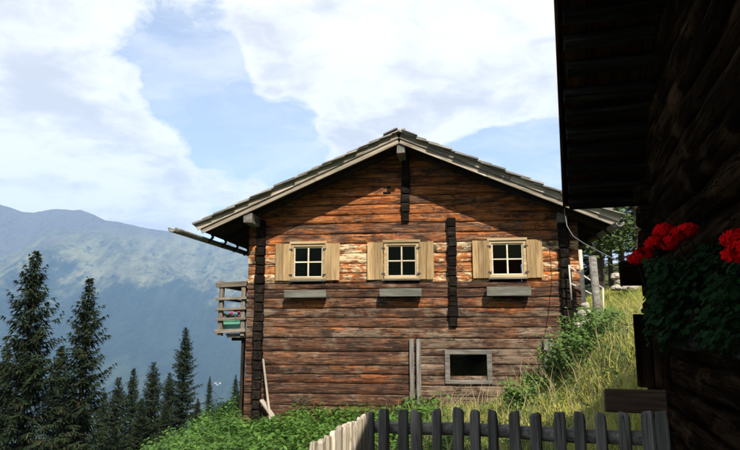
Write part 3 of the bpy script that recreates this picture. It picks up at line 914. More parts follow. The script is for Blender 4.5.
def rock(name, p, sx, sy, sz, seed, mat, parent=None, **kw):
    import bmesh
    bm = bmesh.new(); bmesh.ops.create_icosphere(bm, subdivisions=3, radius=1)
    for v in bm.verts:
        n_ = mnoise.noise(v.co * 1.1 + Vector((seed * 3.1, 0, 0))) * .38 + mnoise.noise(v.co * 2.7 + Vector((0, seed, 0))) * .15
        v.co *= 1 + n_; v.co.x *= sx; v.co.y *= sy; v.co.z *= sz
    me = bpy.data.meshes.new(name); bm.to_mesh(me); bm.free(); me.materials.append(mat)
    return link(name, me, parent, p, (0, 0, seed), **kw)
k = 0
for px, py, s_ in ((586, 323, .17), (583, 314, .14), (589, 313, .13), (580, 326, .14), (592, 326, .15), (586, 306, .11)):
    p = rpt(px, py, -.75)
    rock('stone', p, s_, s_ * .9, s_ * .8, k, M['stone'], label='pale stone in the heap at the foot of the bleached post', cat='stone', group='stones heaped at the chalet corner'); k += 1
mb = MB()
mb.tube([rpt(565, 196, -.7), rpt(564.5, 212, -.72), rpt(567, 226, -.8), rpt(573, 236, -1.0), rpt(584, 243.5, -1.6), rpt(600, 252, -2.6), rpt(622, 263, -4.2), rpt(650, 276, -6.6)], .011, 6)
setp(link('overhead_cable', mb.mesh('overhead_cable', M['cable'], True)), 'thin grey cable sagging from the chalet eave to the dark cabin', 'cable')

# ------------------------------------------------------------------ dark log cabin on the right
B17 = rad(17.2)
BE = Vector((math.sin(B17), math.cos(B17), 0)); BR = Vector((math.cos(B17), -math.sin(B17), 0))
cabin = empty('log_cabin', (0, 0, 0), -B17, label='dark log cabin with wide plank verge overhang and red geraniums', cat='house')
# local: x = q (to the right, into the cabin), y = L (along its gable wall)
LE0, LR, LE1, MS = 0.9, 4.9, 8.0, 0.53
ZE = 1.6 + 0.185 * LE1 + .02
def croof(L): return ZE + MS * (LE1 - LR - abs(L - LR))
QW = 0.92
QV = 0.08                                 # outer edge of the verge
WL0, WL1 = 1.25, 7.42
k = 0; z = -.4
while z < croof(LR) - .1:
    h_ = random.uniform(.22, .27)
    zt = z + h_
    l0 = lambda zz: max(WL0 - .22, LR - (croof(LR) - .06 - zz) / MS)
    l1 = lambda zz: min(WL1 + (.22 if int(z * 50) % 2 else .12), LR + (croof(LR) - .06 - zz) / MS)
    if l1(zt) - l0(zt) > .3:
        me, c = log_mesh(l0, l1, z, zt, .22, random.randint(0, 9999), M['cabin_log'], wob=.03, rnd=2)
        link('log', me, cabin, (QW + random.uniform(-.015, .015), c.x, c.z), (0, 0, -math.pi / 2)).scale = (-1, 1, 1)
    z = zt + .004
for LL, nm in ((WL0, 'near_wall'), (WL1 - .24, 'far_wall')):
    kk = 0; z = -.4
    while z < croof(LL + .12) - .32:
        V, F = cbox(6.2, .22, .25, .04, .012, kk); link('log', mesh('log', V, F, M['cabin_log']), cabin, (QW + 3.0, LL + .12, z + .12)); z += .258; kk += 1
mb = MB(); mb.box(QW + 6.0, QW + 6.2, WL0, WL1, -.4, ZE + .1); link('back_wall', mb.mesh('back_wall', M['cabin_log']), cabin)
# roof boards run down the slope, carried by cross timbers
crot = math.atan(MS)
cr = MB()
for sg in (-1, 1):
    Lx = LE1 if sg > 0 else LE0
    n0 = len(cr.V)
    vs = [(QV, LR, croof(LR) + .06), (QV, Lx, croof(Lx) + .06), (7.4, Lx, croof(Lx) + .06), (7.4, LR, croof(LR) + .06)]
    cr.V += [Vector(v) for v in vs] + [Vector(v) + Vector((0, 0, .1)) for v in vs]
    q = [[0, 1, 2, 3], [4, 7, 6, 5], [0, 4, 5, 1], [1, 5, 6, 2], [2, 6, 7, 3]]
    cr.F += [[i + n0 for i in (f[::-1] if sg > 0 else f)] for f in q]
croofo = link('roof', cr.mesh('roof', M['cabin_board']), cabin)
for sg in (-1, 1):
    half = (LE1 if sg > 0 else 2 * LR - LE0) - LR
    slen = half / math.cos(crot)
    qx = QV
    while qx < QW + .05:
        wd = random.uniform(.20, .30)
        Lm = LR + sg * half / 2
        V, F = cbox(slen + random.uniform(-.02, .05), wd - .012, .03, .005, .003, random.randint(0, 999))
        o = link('soffit_board', mesh('soffit_board', V, F, M['cabin_board']), croofo, (qx + wd / 2, Lm, croof(Lm) + .03), (0, 0, math.pi / 2))
        o.rotation_euler = Vector((0, sg * 1, -MS)).normalized().to_track_quat('X', 'Z').to_euler()
        qx += wd
    # verge board at the outer edge
    V, F = cbox(slen + .03, .03, .2, .005, .003, 4)
    o = link('verge_board', mesh('verge_board', V, F, M['cabin_board']), croofo, (QV - .012, LR + sg * half / 2, croof(LR + sg * half / 2) + .08))
    o.rotation_euler = Vector((0, sg * 1, -MS)).normalized().to_track_quat('X', 'Z').to_euler()
    for f_ in (.03, .11, .19, .27, .36, .455, .53, .61, .69, .78, .865, .95):
        L = LR + sg * half * f_
        V, F = cbox(QW + .9, .13, .12, .012, .008, random.randint(0, 999))
        o = link('cross_timber', mesh('cross_timber', V, F, M['cabin_beam']), croofo, (QV + .025 + (QW + .9) / 2 + random.uniform(.0, .035), L, croof(L) - .055), (-sg * crot, 0, 0))
# log ends and blocks at the far corner
for (q0, q1, L0, L1, z0, z1) in [(QW - .02, QW + .3, 7.3, 7.62, .9, 1.75), (QW - .34, QW + .25, 6.9, 7.1, 2.05, 2.3)]:
    mb = MB(); mb.box(q0, q1, L0, L1, z0, z1, .015, .01); link('corner_block', mb.mesh('corner_block', M['cabin_log']), cabin)

# plank sticking out at the fence end, shelf on the cabin
def cab(px, py, L):
    """photo pixel on the plane across the cabin wall at distance L -> cabin local"""
    r_ = ray(px, py); k_ = L / r_.dot(BE)
    p_ = Vector((0, 0, EYE)) + r_ * k_
    return Vector((p_.dot(BR), L, p_.z))
def cab_w(v): return BE * v[1] + BR * v[0] + Vector((0, 0, v[2]))
c0, c1 = cab(605, 412, 5.2), cab(646, 390, 5.2)
beam('shelf_plank', (c0.x, 5.2, (c0.z + c1.z) / 2), (c1.x + .14, 5.2, (c0.z + c1.z) / 2), .035, c1.z - c0.z, M['plank'], cabin)
c0, c1 = cab(640, 388, 5.25), cab(668, 314, 5.25)
beam('corner_board', (c0.x + .05, 5.28, c0.z), (c0.x + .05, 5.28, c1.z), .04, .12, M['cabin_log'], cabin)
beam('corner_board', (c0.x + .17, 5.28, c0.z), (c0.x + .17, 5.28, c1.z + .01), .04, .11, M['cabin_log'], cabin)

# geraniums in window boxes on the cabin wall
def geranium_box(L0, L1, z0, name_lab, seed, heads, crest=.34, ls=1.0):
    p_ = cab_w((QW - .26, (L0 + L1) / 2, z0))
    wb = empty('flower_trough', p_, -B17, label='dark wooden trough on the cabin wall holding ' + name_lab, cat='flower trough')
    mb = MB(); hl = (L1 - L0) / 2
    mb.box(-.12, .24, -hl, hl, 0, .02); link('bottom_board', mb.mesh('bottom_board', M['cabin_beam']), wb)
    for nm, b_ in (('front_board', (-.125, -.10, -hl, hl, .021, .17)), ('back_board', (.21, .235, -hl, hl, .021, .17)), ('end_board', (-.099, .209, -hl, -hl + .025, .021, .165)), ('end_board', (-.099, .209, hl - .025, hl, .021, .165))):
        mb = MB(); mb.box(*b_); link(nm, mb.mesh(nm, M['cabin_beam']), wb)
    mb = MB(); mb.box(-.098, .208, -hl + .027, hl - .027, .022, .14); link('soil', mb.mesh('soil', M['black']), wb)
    ge = empty('geranium', p_ + Vector((0, 0, .14)), -B17, label='bushy geranium with ' + name_lab, cat='flower')
    r = random.Random(seed); pts = []; nr = []
    n_ = int(2300 * (L1 - L0) / .9)
    while len(pts) < n_:
        x, y, z = r.uniform(-.25, .22), r.uniform(-hl - .06, hl + .06), r.uniform(-.2, .40)
        top = crest - .25 * (y / hl) ** 2 - .7 * max(0, -x - .15) + .1 * mnoise.noise(Vector((y * 5, x * 5, seed)))
        bot = -.09 + .9 * max(0, x + .16) + .16 * mnoise.noise(Vector((y * 7, 2, seed)))
        if z > top or z < bot: continue
        if x > -.12 and z < .0: continue
        pts.append((x, y, z)); nr.append((-.7, -.2, .5))
    cols = []
    for _ in pts:
        g = r.uniform(.6, 1.2); cols.append((.010 * g, .026 * g, .008 * g))
    link('foliage', leaf_cloud(pts, nr, [r.uniform(.012, .023) * ls for _ in pts], cols, mat=M['geranium'], seed=seed), ge, kind='stuff')
    for (x, y, z, rr) in heads:
        fh = link('flower_head', florets(60, rr, rr * .42, M['petal'], 'flower_head', r.randint(0, 999)), ge, (x, y, z))
        mb = MB(); mb.tube([(0, 0, 0), (.03, .01, -.12), (.08, .0, -.26)], .004, 5); link('stem', mb.mesh('stem', M['leaf']), fh)
def head_at(px, py, L, L0, L1, z0, rr):
    v = cab(px, py, L)
    return (v.x - (QW - .26), L - (L0 + L1) / 2, v.z - z0 - .14, rr)
gz0 = 1.5
ga = (3.05, 3.75)
hd = [head_at(px, py, L, *ga, gz0, rr) for px, py, L, rr in ((643, 255, 3.75, .052), (654, 243, 3.7, .046), (664, 232, 3.65, .055), (676, 235, 3.5, .05), (688, 230, 3.45, .045), (636, 259, 3.75, .04), (669, 243, 3.4, .045))]
geranium_box(*ga, gz0, 'red flower heads beside the cabin corner', 3, hd)
gb = (2.05, 2.42)
hd = [head_at(px, py, L, *gb, gz0, rr) for px, py, L, rr in ((738, 238, 2.3, .04), (736, 255, 2.25, .042), (746, 250, 2.2, .04), (731, 240, 2.4, .032))]
geranium_box(*gb, gz0, 'red flower heads further from the cabin corner', 9, hd, .16, .65)

# ------------------------------------------------------------------ picket fence
def picket(parent, p, z0, z1, wd, th, yaw, mat, seed):
    """hewn picket with a rounded uneven top; local X is up"""
    r = random.Random(seed)
    h_ = z1 - z0; V = []; F = []
    rings = [(0, 1), (.35, r.uniform(.92, 1.05)), (.7, r.uniform(.9, 1.05)), (.94, r.uniform(.92, 1.02)), (.985, r.uniform(.84, .96)), (1.0, r.uniform(.6, .8))]
    sec = [(-.5, -.5), (.5, -.5), (.5, .5), (-.5, .5)]
    prof = [(-.5, -.3), (-.36, -.5), (.36, -.5), (.5, -.3), (.5, .3), (.36, .5), (-.36, .5), (-.5, .3)]
    lean = r.uniform(-.02, .02); sk = r.uniform(-.05, .05)
    for tt, q in rings:
        for x, y in prof:
            V.append(Vector((h_ * tt + (x * sk * wd * 4 if tt > .95 else 0), x * wd * q + lean * tt + r.uniform(-.002, .002), y * th * (q if tt > .95 else 1) + r.uniform(-.002, .002))))
    k = len(prof)
    for i in range(len(rings) - 1):
        for j in range(k): F.append([i * k + j, i * k + (j + 1) % k, (i + 1) * k + (j + 1) % k, (i + 1) * k + j])
    F.append(list(range(k))[::-1]); F.append([(len(rings) - 1) * k + j for j in range(k)])
    from mathutils import Matrix
    o = link('picket', mesh('picket', V, F, mat), parent)
    ca, sa = math.cos(yaw), math.sin(yaw)
    R = Matrix(((0, ca, sa), (0, sa, -ca), (1, 0, 0)))     # X up, Y along the fence, Z across
    R = Matrix(((0, ca, -sa), (0, sa, ca), (1, 0, 0)))
    o.rotation_euler = R.to_euler(); o.location = (p[0], p[1], z0)
    return o
FPXS = [370, 384, 402, 418, 437, 456, 474, 493, 515.5, 535, 557.5, 578.5, 601, 625, 648.5, 664]
FTOP = [412, 409, 409.5, 411, 409, 408, 410, 410.5, 411.5, 413, 412, 412, 413, 412.5, 411.5, 412]
f0, f1 = at_y(384, 411, 5.0), at_y(664, 412, 4.15)
fyaw = math.atan2(f1.y - f0.y, f1.x - f0.x)
fence = empty('picket_fence', (0, 0, 0), 0, label='dark grey hewn picket fence in the shade of the cabin', cat='fence')
fence.location = (f0.x, f0.y, 0); fo = Vector(fence.location)
def fence_pt(px, py):
    r_ = ray(px, py); d = (f1 - f0); nrm = Vector((-d.y, d.x, 0))
    k_ = (f0 - Vector((0, 0, EYE))).dot(nrm) / r_.dot(nrm)
    return Vector((0, 0, EYE)) + r_ * k_
for i, (px, py) in enumerate(zip(FPXS, FTOP)):
    p = fence_pt(px, py)
    picket(fence, p - fo, H(p.x, p.y) - .05 , p.z, random.uniform(.068, .088), .045, fyaw + random.uniform(-.08, .08), M['picket'], i)
off = Vector((-math.sin(fyaw), math.cos(fyaw), 0)) * .062
for ya, yb, nm in ((428.5, 439.5, 'rail'), (505, 545, 'rail')):
    a, b_ = fence_pt(372, ya), fence_pt(667, yb)
    mb = MB(); mid = [a.lerp(b_, k / 6) + off - fo + Vector((0, random.uniform(-.006, .006), random.uniform(-.01, .01))) for k in range(7)]
    c_ = mid[3]
    rl = MB(); rl.tube([(m_ - c_) for m_ in mid], [.045 + .006 * random.random() for _ in mid], 9, .05)
    link(nm, rl.mesh(nm, M['picket'], True), fence, c_)
# the run turning towards the viewer, its sunlight painted in as paler timber
fence2 = empty('picket_fence', (f0.x, f0.y, 0), 0, label='sunlit-coloured picket fence running off the corner of the dark one', cat='fence')
q0, q1 = at_y(364, 414, 4.85), at_y(314, 446, 3.8)
yaw2 = math.atan2(q1.y - q0.y, q1.x - q0.x)
NP = 10
for i in range(NP):
    tt = i / (NP - 1)
    p = q0.lerp(q1, tt)
    z1 = p.z + random.uniform(-.025, .03)
    picket(fence2, p - fo, H(p.x, p.y) - .05, z1, random.uniform(.07, .09), .04, yaw2 + random.uniform(-.1, .1), M['picket_sunlit'], 50 + i)
o2 = Vector((-math.sin(yaw2), math.cos(yaw2), 0)) * -.06
for dz in (.22, .72):
    rl = MB(); a, b_ = q0 + o2 - fo, q1 + o2 - fo
    a = a - Vector((0, 0, dz)); b_ = b_ - Vector((0, 0, dz)); c_ = (a + b_) / 2
    rl.tube([a - c_, b_ - c_], .04, 9, .05); link('rail', rl.mesh('rail', M['picket_sunlit'], True), fence2, c_)

# ------------------------------------------------------------------ spruces
def spruce_mesh(h, R, seed, dens=1.0):
    r = np.random.default_rng(seed)
    Q = []; K = []
    z = h * .06
    while z < h * .995:
        tt = z / h
        Lb = R * (1 - tt) ** .95 * (0.85 + .25 * r.random()) + .10
        nb = int(r.integers(5, 9)) if tt < .9 else 4
        a0 = r.random() * 6.28
        for k in range(nb):
            a = a0 + 6.283 * k / nb + r.normal(0, .22)
            L = Lb * r.uniform(.5, 1.35)
            if r.random() < .07: L *= .4
            droop = .55 - .8 * tt + r.normal(0, .10)
            d = np.array([math.cos(a), math.sin(a), 0.])
            sd_ = np.array([-math.sin(a), math.cos(a), 0.])
            n_ = max(3, int(L / .11 * dens))
            for i in range(n_):
                u = ((i + r.random()) / n_) ** .85
                c = np.array([0, 0, z + r.normal(0, .03)]) + d * L * u + np.array([0, 0, -droop * L * u + .38 * L * u * u * (.6 + tt)])
                for s_ in (-1, 1, 0, -1, 1, 0):
                    wl = (.13 + .30 * (1 - u) ** .8 + .06 * r.random()) * min(1, L / .8 + .25) * r.uniform(.6, 1.25)
                    dv = d * r.uniform(.35, .9) + sd_ * s_ * r.uniform(.6, 1.0) + np.array([0, 0, r.uniform(-.6, .05)])
                    if s_ == 0: dv = d * .5 + np.array([0, 0, -.9]) + sd_ * r.normal(0, .3)
                    dv /= np.linalg.norm(dv)
                    wv = np.cross(dv, np.array([r.normal(0, .5), r.normal(0, .5), 1.0])); wv /= np.linalg.norm(wv) + 1e-6
                    ww = .019 + .021 * r.random()
                    tip = c + dv * wl
                    Q.append([c - wv * ww, c + wv * ww, tip + wv * ww * .3, tip - wv * ww * .3])
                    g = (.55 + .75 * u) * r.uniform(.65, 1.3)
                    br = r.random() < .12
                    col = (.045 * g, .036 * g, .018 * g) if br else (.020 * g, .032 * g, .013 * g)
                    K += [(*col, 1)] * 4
        z += (.13 + .30 * (1 - tt) * h / 14) * r.uniform(.7, 1.35)
    Q = np.array(Q); n_ = len(Q)
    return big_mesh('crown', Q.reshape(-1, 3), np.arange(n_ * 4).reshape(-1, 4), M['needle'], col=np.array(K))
def trunk_mesh(h, r0):
    mb = MB(); mb.tube([(0, 0, -1.0), (.03, 0, h * .3), (-.02, .02, h * .65), (0, 0, h * .985)], [r0, r0 * .75, r0 * .4, .015], 8, .06)
    return mb.mesh('trunk', M['bark'], True)
SPR = [(12.5, 2.7), (12.5, 2.0), (11.0, 1.6), (12.0, 2.1)]
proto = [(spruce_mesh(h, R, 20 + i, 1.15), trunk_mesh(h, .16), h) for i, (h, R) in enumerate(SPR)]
def spruce(px, py, Z, v, wide, label, rot):
    ap = at_y(px, py, Z); g = H(ap.x, ap.y)
    cm, tm, h = proto[v]
    k_ = (ap.z - g) / h
    e = empty('spruce_tree', (ap.x, ap.y, g), rot, label=label, cat='tree', group='spruces on the valley slope' if px < 300 else 'spruces behind the cabin')
    e.scale = (k_ * wide, k_ * wide, k_)
    link('crown', cm, e); link('trunk', tm, e)
for a in [(37, 249, 27, 0, 1.12, 'tallest dark spruce with wide ragged boughs, left of the second tallest', .3),
          (90, 276, 29, 1, 1.3, 'second tallest spruce, slender and dark, beside the tallest one', 1.7),
          (8, 342, 31, 3, 1.1, 'dark spruce half behind the tallest spruce on its outer side', 2.2),
          (119, 376, 40, 2, 1.5, 'lower of the twin spruces beside the second tallest one', 4.0),
          (134, 368, 42, 3, 1.3, 'higher of the twin spruces beside the second tallest one', .9),
          (154, 361, 38, 2, 1.55, 'slim spruce between the twin spruces and the broad lone one', 5.1),
          (186, 327, 36, 3, 1.35, 'broad ragged spruce standing nearest the chalet on the slope', 2.9),
          (170, 372, 39, 1, 1.5, 'low spruce tucked against the broad spruce nearest the chalet', 3.6),
          (210, 376, 60, 1, 1.0, 'small distant spruce seen between the broad spruce and chalet balcony', 1.1),
          (236, 374, 62, 2, 1.1, 'small distant spruce seen under the chalet balcony', .4),
          (62, 345, 40, 3, 1.4, 'spruce filling the gap between the two tallest spruces', .8),
          (105, 392, 46, 1, 1.6, 'low back spruce behind the second tallest one', 2.0),
          (142, 398, 36, 3, 1.6, 'short bushy spruce in front of the higher twin spruce', 2.6),
          (166, 404, 34, 2, 1.7, 'short bushy spruce in front of the slim spruce', 1.3),
          (74, 388, 34, 3, 1.6, 'low spruce standing between the feet of the two tallest ones', 4.4),
          (198, 398, 36, 2, 1.7, 'short spruce at the foot of the broad spruce, on the chalet side', 3.3)]:
    spruce(*a)
for i, a in enumerate([(585, 176, 34, 0, 1.2), (628, 150, 44, 0, 1.25), (655, 180, 40, 1, 1.3), (642, 190, 50, 3, 1.4)]):
    spruce(a[0], a[1], a[2], a[3], a[4], 'dark spruce in the wood above the grassy slope, behind the chalet eave', i * 1.3)
def broadleaf(px, Z, h, rx, seed, label):
    b_ = at_y(px, 300, Z); g = H(b_.x, b_.y); r = random.Random(seed)
    e = empty('broadleaf_tree', (b_.x, b_.y, g), 0, label=label, cat='tree', group='light green trees above the slope')
    tk = MB(); tk.tube([(0, 0, -.3), (.06, .02, h * .4), (-.05, .03, h * .7), (0, 0, h * .92)], [.15, .11, .07, .02], 8, .08)
    pts = []; nr = []; cols = []
    for k in range(22):
        a = r.uniform(0, 6.28); zz = h * r.uniform(.3, .95); q = rx * math.sqrt(max(.05, 1 - abs(zz / h - .55) * 1.6)) * r.uniform(.5, 1.0)
        tip = Vector((math.cos(a) * q, math.sin(a) * q, zz + .3))
        tk.tube([(0, 0, zz - .3), tip * .6 + Vector((0, 0, zz * .38)), tip], [.04, .025, .008], 5)
        for _ in range(120):
            pts.append(tip + Vector((r.gauss(0, .38), r.gauss(0, .38), r.gauss(0, .26)))); nr.append((0, -.3, .7))
            g_ = r.uniform(.6, 1.3); cols.append((.075 * g_, .11 * g_, .028 * g_))
    link('crown', leaf_cloud(pts, nr, [r.uniform(.05, .10) for _ in pts], cols, 3, name='crown', seed=seed), e)
    link('trunk', tk.mesh('trunk', M['bark'], True), e)
for i, (px, Z, h, rx, lab) in enumerate(((603, 27, 4.6, 1.3, 'light green tree with thin trunk above the white railing'), (624, 29, 6.4, 1.6, 'light green tree above the grassy slope in the gap between the houses'),
                                    (641, 27, 6.5, 1.7, 'light green tree behind the dry stone wall'))):
    broadleaf(px, Z, h, rx, 70 + i, lab)
# bare trunks at the wood's edge
for i, (px, Z, r0) in enumerate(((600.5, 27, .10), (612, 29, .13), (622, 30, .1))):
    b_ = at_y(px, 300, Z); g = H(b_.x, b_.y)
    mb = MB(); mb.tube([(0, 0, -.3), (.05, 0, 2.5), (-.05, 0, 6)], [r0, r0 * .8, r0 * .6], 8, .06)
    e = empty('tree_trunk', (b_.x, b_.y, g), 0, label='bare pale trunk at the edge of the wood above the slope', cat='tree', group='bare trunks at the edge of the wood')
    link('trunk', mb.mesh('trunk', M['bark'], True), e)
    for q_ in range(4):
        aa = random.uniform(0, 6.28); mb = MB(); zz = 2 + q_ * 1.1
        mb.tube([(0, 0, zz), (math.cos(aa) * .9, math.sin(aa) * .9, zz + .2)], [.035, .008], 5); link('branch', mb.mesh('branch', M['bark']), e)

# ------------------------------------------------------------------ grass, weeds, shrubs
def inside_house(x, y, pad=0.0):
    s = (x - O.x) * EX.x + (y - O.y) * EX.y; n_ = (x - O.x) * EN.x + (y - O.y) * EN.y
    return (s > SL - .1 - pad) & (s < SR + .1 + pad) & (n_ > -.02 - pad) & (n_ < DEPTH)
def inside_cabin(x, y):
    q = x * BR.x + y * BR.y; L = x * BE.x + y * BE.y
    return (q > QW - .1) & (L > WL0 - .1) & (L < WL1 + .1)
def blades(n, xr, yr, hmean, keep, colf, seed, wid=.0085, name='grass'):
    r = np.random.default_rng(seed)
    # denser close by
    x = r.uniform(*xr, n); y = yr[0] + (yr[1] - yr[0]) * r.random(n) ** 1.35
    m_ = keep(x, y) & ~inside_house(x, y) & ~inside_cabin(x, y)
    x, y = x[m_], y[m_]; n = len(x)
    z = hgt(x, y) - .02
    patch = np.array([mnoise.noise(Vector((a * .7, b_ * .7, 5.0))) for a, b_ in zip(x, y)])
    patch2 = np.array([mnoise.noise(Vector((a * 2.1, b_ * 2.1, 1.0))) for a, b_ in zip(x, y)])
    h_ = hmean * r.uniform(.45, 1.35, n) * (1 + .55 * patch2 + .3 * patch)
    an = r.random(n) * 6.283
    lean = r.uniform(.1, .75, n) * h_
    dx, dy = np.cos(an) * lean, np.sin(an) * lean
    wa = r.random(n) * 6.283; wx, wy = np.cos(wa) * wid, np.sin(wa) * wid
    b0 = np.stack([x - wx, y - wy, z], -1); b1 = np.stack([x + wx, y + wy, z], -1)
    m0 = np.stack([x + dx * .35 - wx * .8, y + dy * .35 - wy * .8, z + h_ * .6], -1); m1 = np.stack([x + dx * .35 + wx * .8, y + dy * .35 + wy * .8, z + h_ * .6], -1)
    tp = np.stack([x + dx - wx * .1, y + dy - wy * .1, z + h_ * .95], -1); tq = np.stack([x + dx + wx * .1, y + dy + wy * .1, z + h_ * .95], -1)
    V = np.stack([b0, b1, m1, m0, tq, tp], 1).reshape(-1, 3)
    i0 = np.arange(n) * 6
    F = np.concatenate([np.stack([i0, i0 + 1, i0 + 2, i0 + 3], -1), np.stack([i0 + 3, i0 + 2, i0 + 4, i0 + 5], -1)])
    c = colf(x, y, patch, patch2, r)
    K = np.repeat(c[:, None, :], 6, 1) * np.array([.75, .75, 1, 1, 1.12, 1.12])[None, :, None]
    K = np.concatenate([K.reshape(-1, 3), np.ones((n * 6, 1))], 1)
    return big_mesh(name, V, F, M['grass'], col=K)
def grass_col(x, y, p1, p2, r):
    n_ = len(x)
    yel = np.clip(.46 + .9 * p1 + .5 * p2 + .25 * ss(0, 3, x) - .5 * ss(-.5, -3, x) + r.normal(0, .22, n_), 0, 1)[:, None]
    g = np.array([.12, .215, .032]); yl = np.array([.50, .48, .10]); st = np.array([.50, .42, .20])
    c = g * (1 - yel) + yl * yel
    dry = (r.random(n_) < .10)[:, None]
    c = np.where(dry, st, c)
    return c * r.uniform(.7, 1.2, n_)[:, None]
link('grass', blades(230000, (-7, 13), (5.8, 27), .26, lambda x, y: (x > -6.5) & (x > y * -.32) & (x < .62 * y), grass_col, 1), kind='stuff', label='tall sunlit meadow grass between fence and chalet')
def stalk_col(x, y, p1, p2, r): return np.array([.50, .42, .20])[None] * r.uniform(.7, 1.15, len(x))[:, None]
link('grass', blades(1700, (.2, 8), (8, 17), .72, lambda x, y: (x < .62 * y), stalk_col, 2, .006), kind='stuff', label='dry straw stalks standing over the meadow grass')
def far_col(x, y, p1, p2, r): return (np.array([.055, .11, .02]) * r.uniform(.6, 1.3, len(x))[:, None])
link('grass', blades(50000, (-16, -2.6), (13, 40), .42, lambda x, y: (x < -2.4) & (x > -.6 * y), far_col, 3, .02), kind='stuff', label='green grass on the bank falling away beside the chalet')

def weeds(n, keep, xr, yr, hmean, seed, cols, lsize=.05, per=16):
    """leafy stems: n stems with leaf pairs"""
    r = np.random.default_rng(seed)
    x = r.uniform(*xr, n); y = r.uniform(*yr, n)
    m_ = keep(x, y) & ~inside_house(x, y)
    x, y = x[m_], y[m_]; n = len(x)
    z = hgt(x, y)
    p = np.array([mnoise.noise(Vector((a * .9, b_ * .9, 3.0))) for a, b_ in zip(x, y)])
    h_ = hmean * (1 + .8 * p) * r.uniform(.65, 1.15, n)
    lx, ly = r.normal(0, .16, n), r.normal(0, .16, n)
    tt = r.random((n, per)) ** .6
    c = np.stack([x[:, None] + lx[:, None] * tt, y[:, None] + ly[:, None] * tt, z[:, None] + h_[:, None] * tt], -1).reshape(-1, 3)
    m_ = len(c)
    an = r.random(m_) * 6.283; el = r.uniform(-.55, .35, m_)
    d = np.stack([np.cos(an) * np.cos(el), np.sin(an) * np.cos(el), np.sin(el)], -1)
    sd_ = np.stack([-np.sin(an), np.cos(an), r.normal(0, .35, m_)], -1)
    L = (lsize * r.uniform(.45, 1.8, m_))[:, None]
    c = c + d * .03
    V = np.stack([c, c + d * L * .9 + sd_ * L * .42, c + d * L * 2.1, c + d * L * .9 - sd_ * L * .42], 1)
    V[:, 2, 2] -= L[:, 0] * .25
    ca, cb_ = np.array(cols[0]), np.array(cols[1])
    f_ = np.clip(r.random(m_)[:, None] * .8 + .25 * np.repeat(p, per)[:, None], 0, 1)
    K = (ca * (1 - f_) + cb_ * f_) * r.uniform(.75, 1.2, m_)[:, None]
    K = np.concatenate([np.repeat(K, 4, 0), np.ones((m_ * 4, 1))], 1)
    return V.reshape(-1, 3), np.arange(m_ * 4).reshape(-1, 4), K
fl = lambda x, y: (x - O.x) * EN.x + (y - O.y) * EN.y        # metres behind the facade
sl = lambda x, y: (x - O.x) * EX.x + (y - O.y) * EX.y
V, F, K = weeds(4200, lambda x, y: (fl(x, y) < -.1) & (fl(x, y) > -7.5) & (sl(x, y) < .9 - .12 * (fl(x, y) + 1) ) & (sl(x, y) > SL - 2.2) & (x > -.32 * y), (-7, 2), (8.5, 17.6), .55, 5, [(.05, .115, .02), (.13, .24, .04)])
link('weeds', big_mesh('weeds', V, F, M['leaf'], col=K), kind='stuff', label='green nettles and leafy weeds along the chalet wall')
V, F, K = weeds(2600, lambda x, y: (sl(x, y) < SL - .15) & (sl(x, y) > SL - 4.5), (-10, -3), (13.5, 23), .65, 6, [(.045, .105, .02), (.12, .22, .04)], .055)
link('weeds', big_mesh('weeds', V, F, M['leaf'], col=K), kind='stuff', label='rank green weeds on the bank beside the chalet corner')
V, F, K = weeds(1500, lambda x, y: (fl(x, y) < -.15) & (mnoise_mask(x, y)), (2, 9), (9, 17), .38, 8, [(.05, .10, .025), (.12, .19, .05)], .045) if False else weeds(900, lambda x, y: (fl(x, y) < -.15), (1.5, 8), (9.5, 17), .30, 8, [(.05, .095, .025), (.12, .18, .05)], .04)
link('weeds', big_mesh('weeds', V, F, M['leaf'], col=K), kind='stuff', label='low green plants scattered through the yellow grass')
# shrubs on the slope by the chalet corner
def shrub(px, py, Z, rx, rz, seed, label):
    c = at_y(px, py, Z); g = H(c.x, c.y)
    r = random.Random(seed); pts = []; nr = []; cols = []
    e = empty('shrub', (c.x, c.y, g), 0, label=label, cat='shrub', group='shrubs on the slope below the chalet corner')
    st = MB()
    for k in range(9):
        a = r.uniform(0, 6.28); q = rx * r.uniform(.3, .9); hh = rz * r.uniform(.8, 1.6)
        tip = Vector((math.cos(a) * q, math.sin(a) * q, hh)); st.tube([(0, 0, -.05), tip * .5 + Vector((0, 0, .06)), tip], [.012, .009, .004], 5)
        for _ in range(75):
            u = r.uniform(.3, 1.05)
            pts.append(tip * u + Vector((r.gauss(0, .1), r.gauss(0, .1), r.gauss(0, .08) + .03))); nr.append((0, -.4, .8))
            g_ = r.uniform(.6, 1.3); cols.append((.085 * g_, .15 * g_, .03 * g_))
    link('foliage', leaf_cloud(pts, nr, [r.uniform(.022, .045) for _ in pts], cols, 3, seed=seed), e)
    link('stem', st.mesh('stem', M['bark']), e)
for i, (px, py, Z, rx, rz, lab) in enumerate([(556, 372, 14.6, .55, .6, 'dark leafy shrub in front of the lower window post'), (580, 352, 14.9, .6, .5, 'rounded green shrub below the heap of pale stones'),
                                     (540, 385, 14.2, .5, .45, 'low shrub lowest on the slope by the log wall'), (600, 362, 13.6, .55, .45, 'loose green shrub highest on the slope, away from the wall'),
                                     (568, 362, 14.0, .6, .6, 'bushy shrub between the dark leafy shrub and the rounded one'), (522, 392, 13.6, .45, .4, 'small shrub beside the lower window, in long grass'),
                                     (590, 376, 12.8, .5, .4, 'low spreading shrub in the yellow grass mid slope'), (614, 352, 14.6, .5, .4, 'small shrub just below the pale slope rocks')]):
    shrub(px, py, Z, rx, rz, 30 + i, lab)
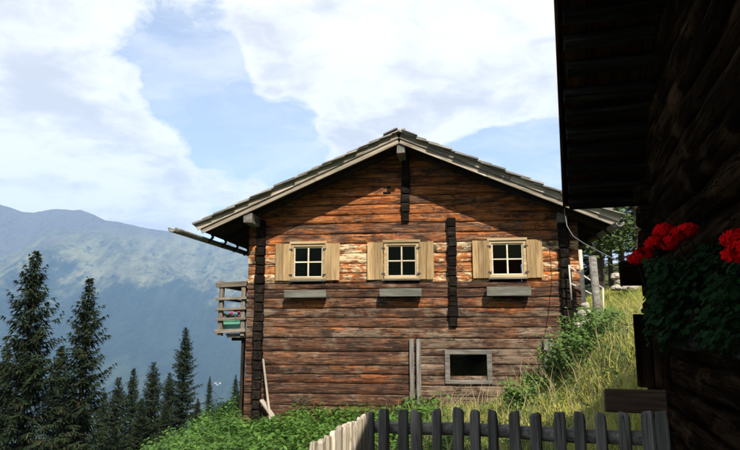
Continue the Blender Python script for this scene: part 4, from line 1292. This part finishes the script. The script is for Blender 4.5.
# rocks and low wall on the slope
for i, (px, py, Z, s_) in enumerate(((629, 334, 15, .16), (634, 331, 15.3, .12), (624, 343, 14.6, .1))):
    p = at_y(px, py, Z); p.z = H(p.x, p.y) + s_ * .35
    rock('rock', p, s_ * 1.3, s_, s_ * .9, 20 + i, M['stone'], label='pale rock lying in the grass of the upper slope', cat='rock', group='pale rocks in the slope grass')
sw = empty('stone_wall', (0, 0, 0), 0, label='low grey dry stone wall at the top of the slope', cat='wall')
p = at_y(640, 292, 24); sw.location = (p.x, p.y, H(p.x, p.y))
k = 0
for row in range(3):
    for i in range(10):
        rock('stone', (-.9 + i * .34 + (row % 2) * .16, random.uniform(-.05, .05), .12 + row * .22), .19, .2, .13, 40 + k, M['stone'], sw); k += 1

# ------------------------------------------------------------------ houses down in the valley
def on_mountain(px, py):
    """where the sight line of a pixel meets the mountain's grid"""
    r_ = ray(px, py); i_ = int(round(np.interp(px, us, np.arange(nu))))
    col_ = MV[:nv, i_]
    hd_ = np.hypot(col_[:, 0], col_[:, 1]); slope_ = (col_[:, 2] - EYE) / hd_
    j_ = int(np.argmax(slope_ > r_.z / math.hypot(r_.x, r_.y)))
    return Vector(col_[max(j_, 0)])
for i, (px, py) in enumerate(((217.5, 385.5), (220, 384.5), (223, 385.5), (226, 385))):
    p = on_mountain(px, py)
    e = empty('house', (p.x, p.y, p.z - 1), i * .7, label='tiny pale village house far down in the valley beyond the balcony', cat='house', group='village houses in the valley')
    mb = MB(); mb.box(-7, 7, -5.5, 5.5, -4, 6, .1); link('wall', mb.mesh('wall', M['plaster']), e)
    mb = MB(); mb.V = [Vector(v) for v in ((-8, -6.5, 6), (8, -6.5, 6), (8, 6.5, 6), (-8, 6.5, 6), (-8, 0, 9.5), (8, 0, 9.5))]
    mb.F = [[0, 1, 5, 4], [2, 3, 4, 5], [0, 4, 3], [1, 2, 5], [3, 2, 1, 0]]; link('roof', mb.mesh('roof', M['red_roof']), e)

# ------------------------------------------------------------------ air
m = bpy.data.materials.new('haze_air'); m.use_nodes = True
t = NT(m.node_tree); m.node_tree.nodes.clear()
pv = t.n('ShaderNodeVolumePrincipled'); pv.inputs['Color'].default_value = (.40, .63, 1.0, 1)
pv.inputs['Density'].default_value = 0.85e-4; pv.inputs['Anisotropy'].default_value = 0.0
ot = t.n('ShaderNodeOutputMaterial'); m.node_tree.links.new(pv.outputs[0], ot.inputs['Volume'])
mb = MB(); mb.box(-9100, 9100, -2000, 8900, -520, 1720, .5)
link('haze', mb.mesh('haze', m), kind='stuff', label='pale blue mountain haze')
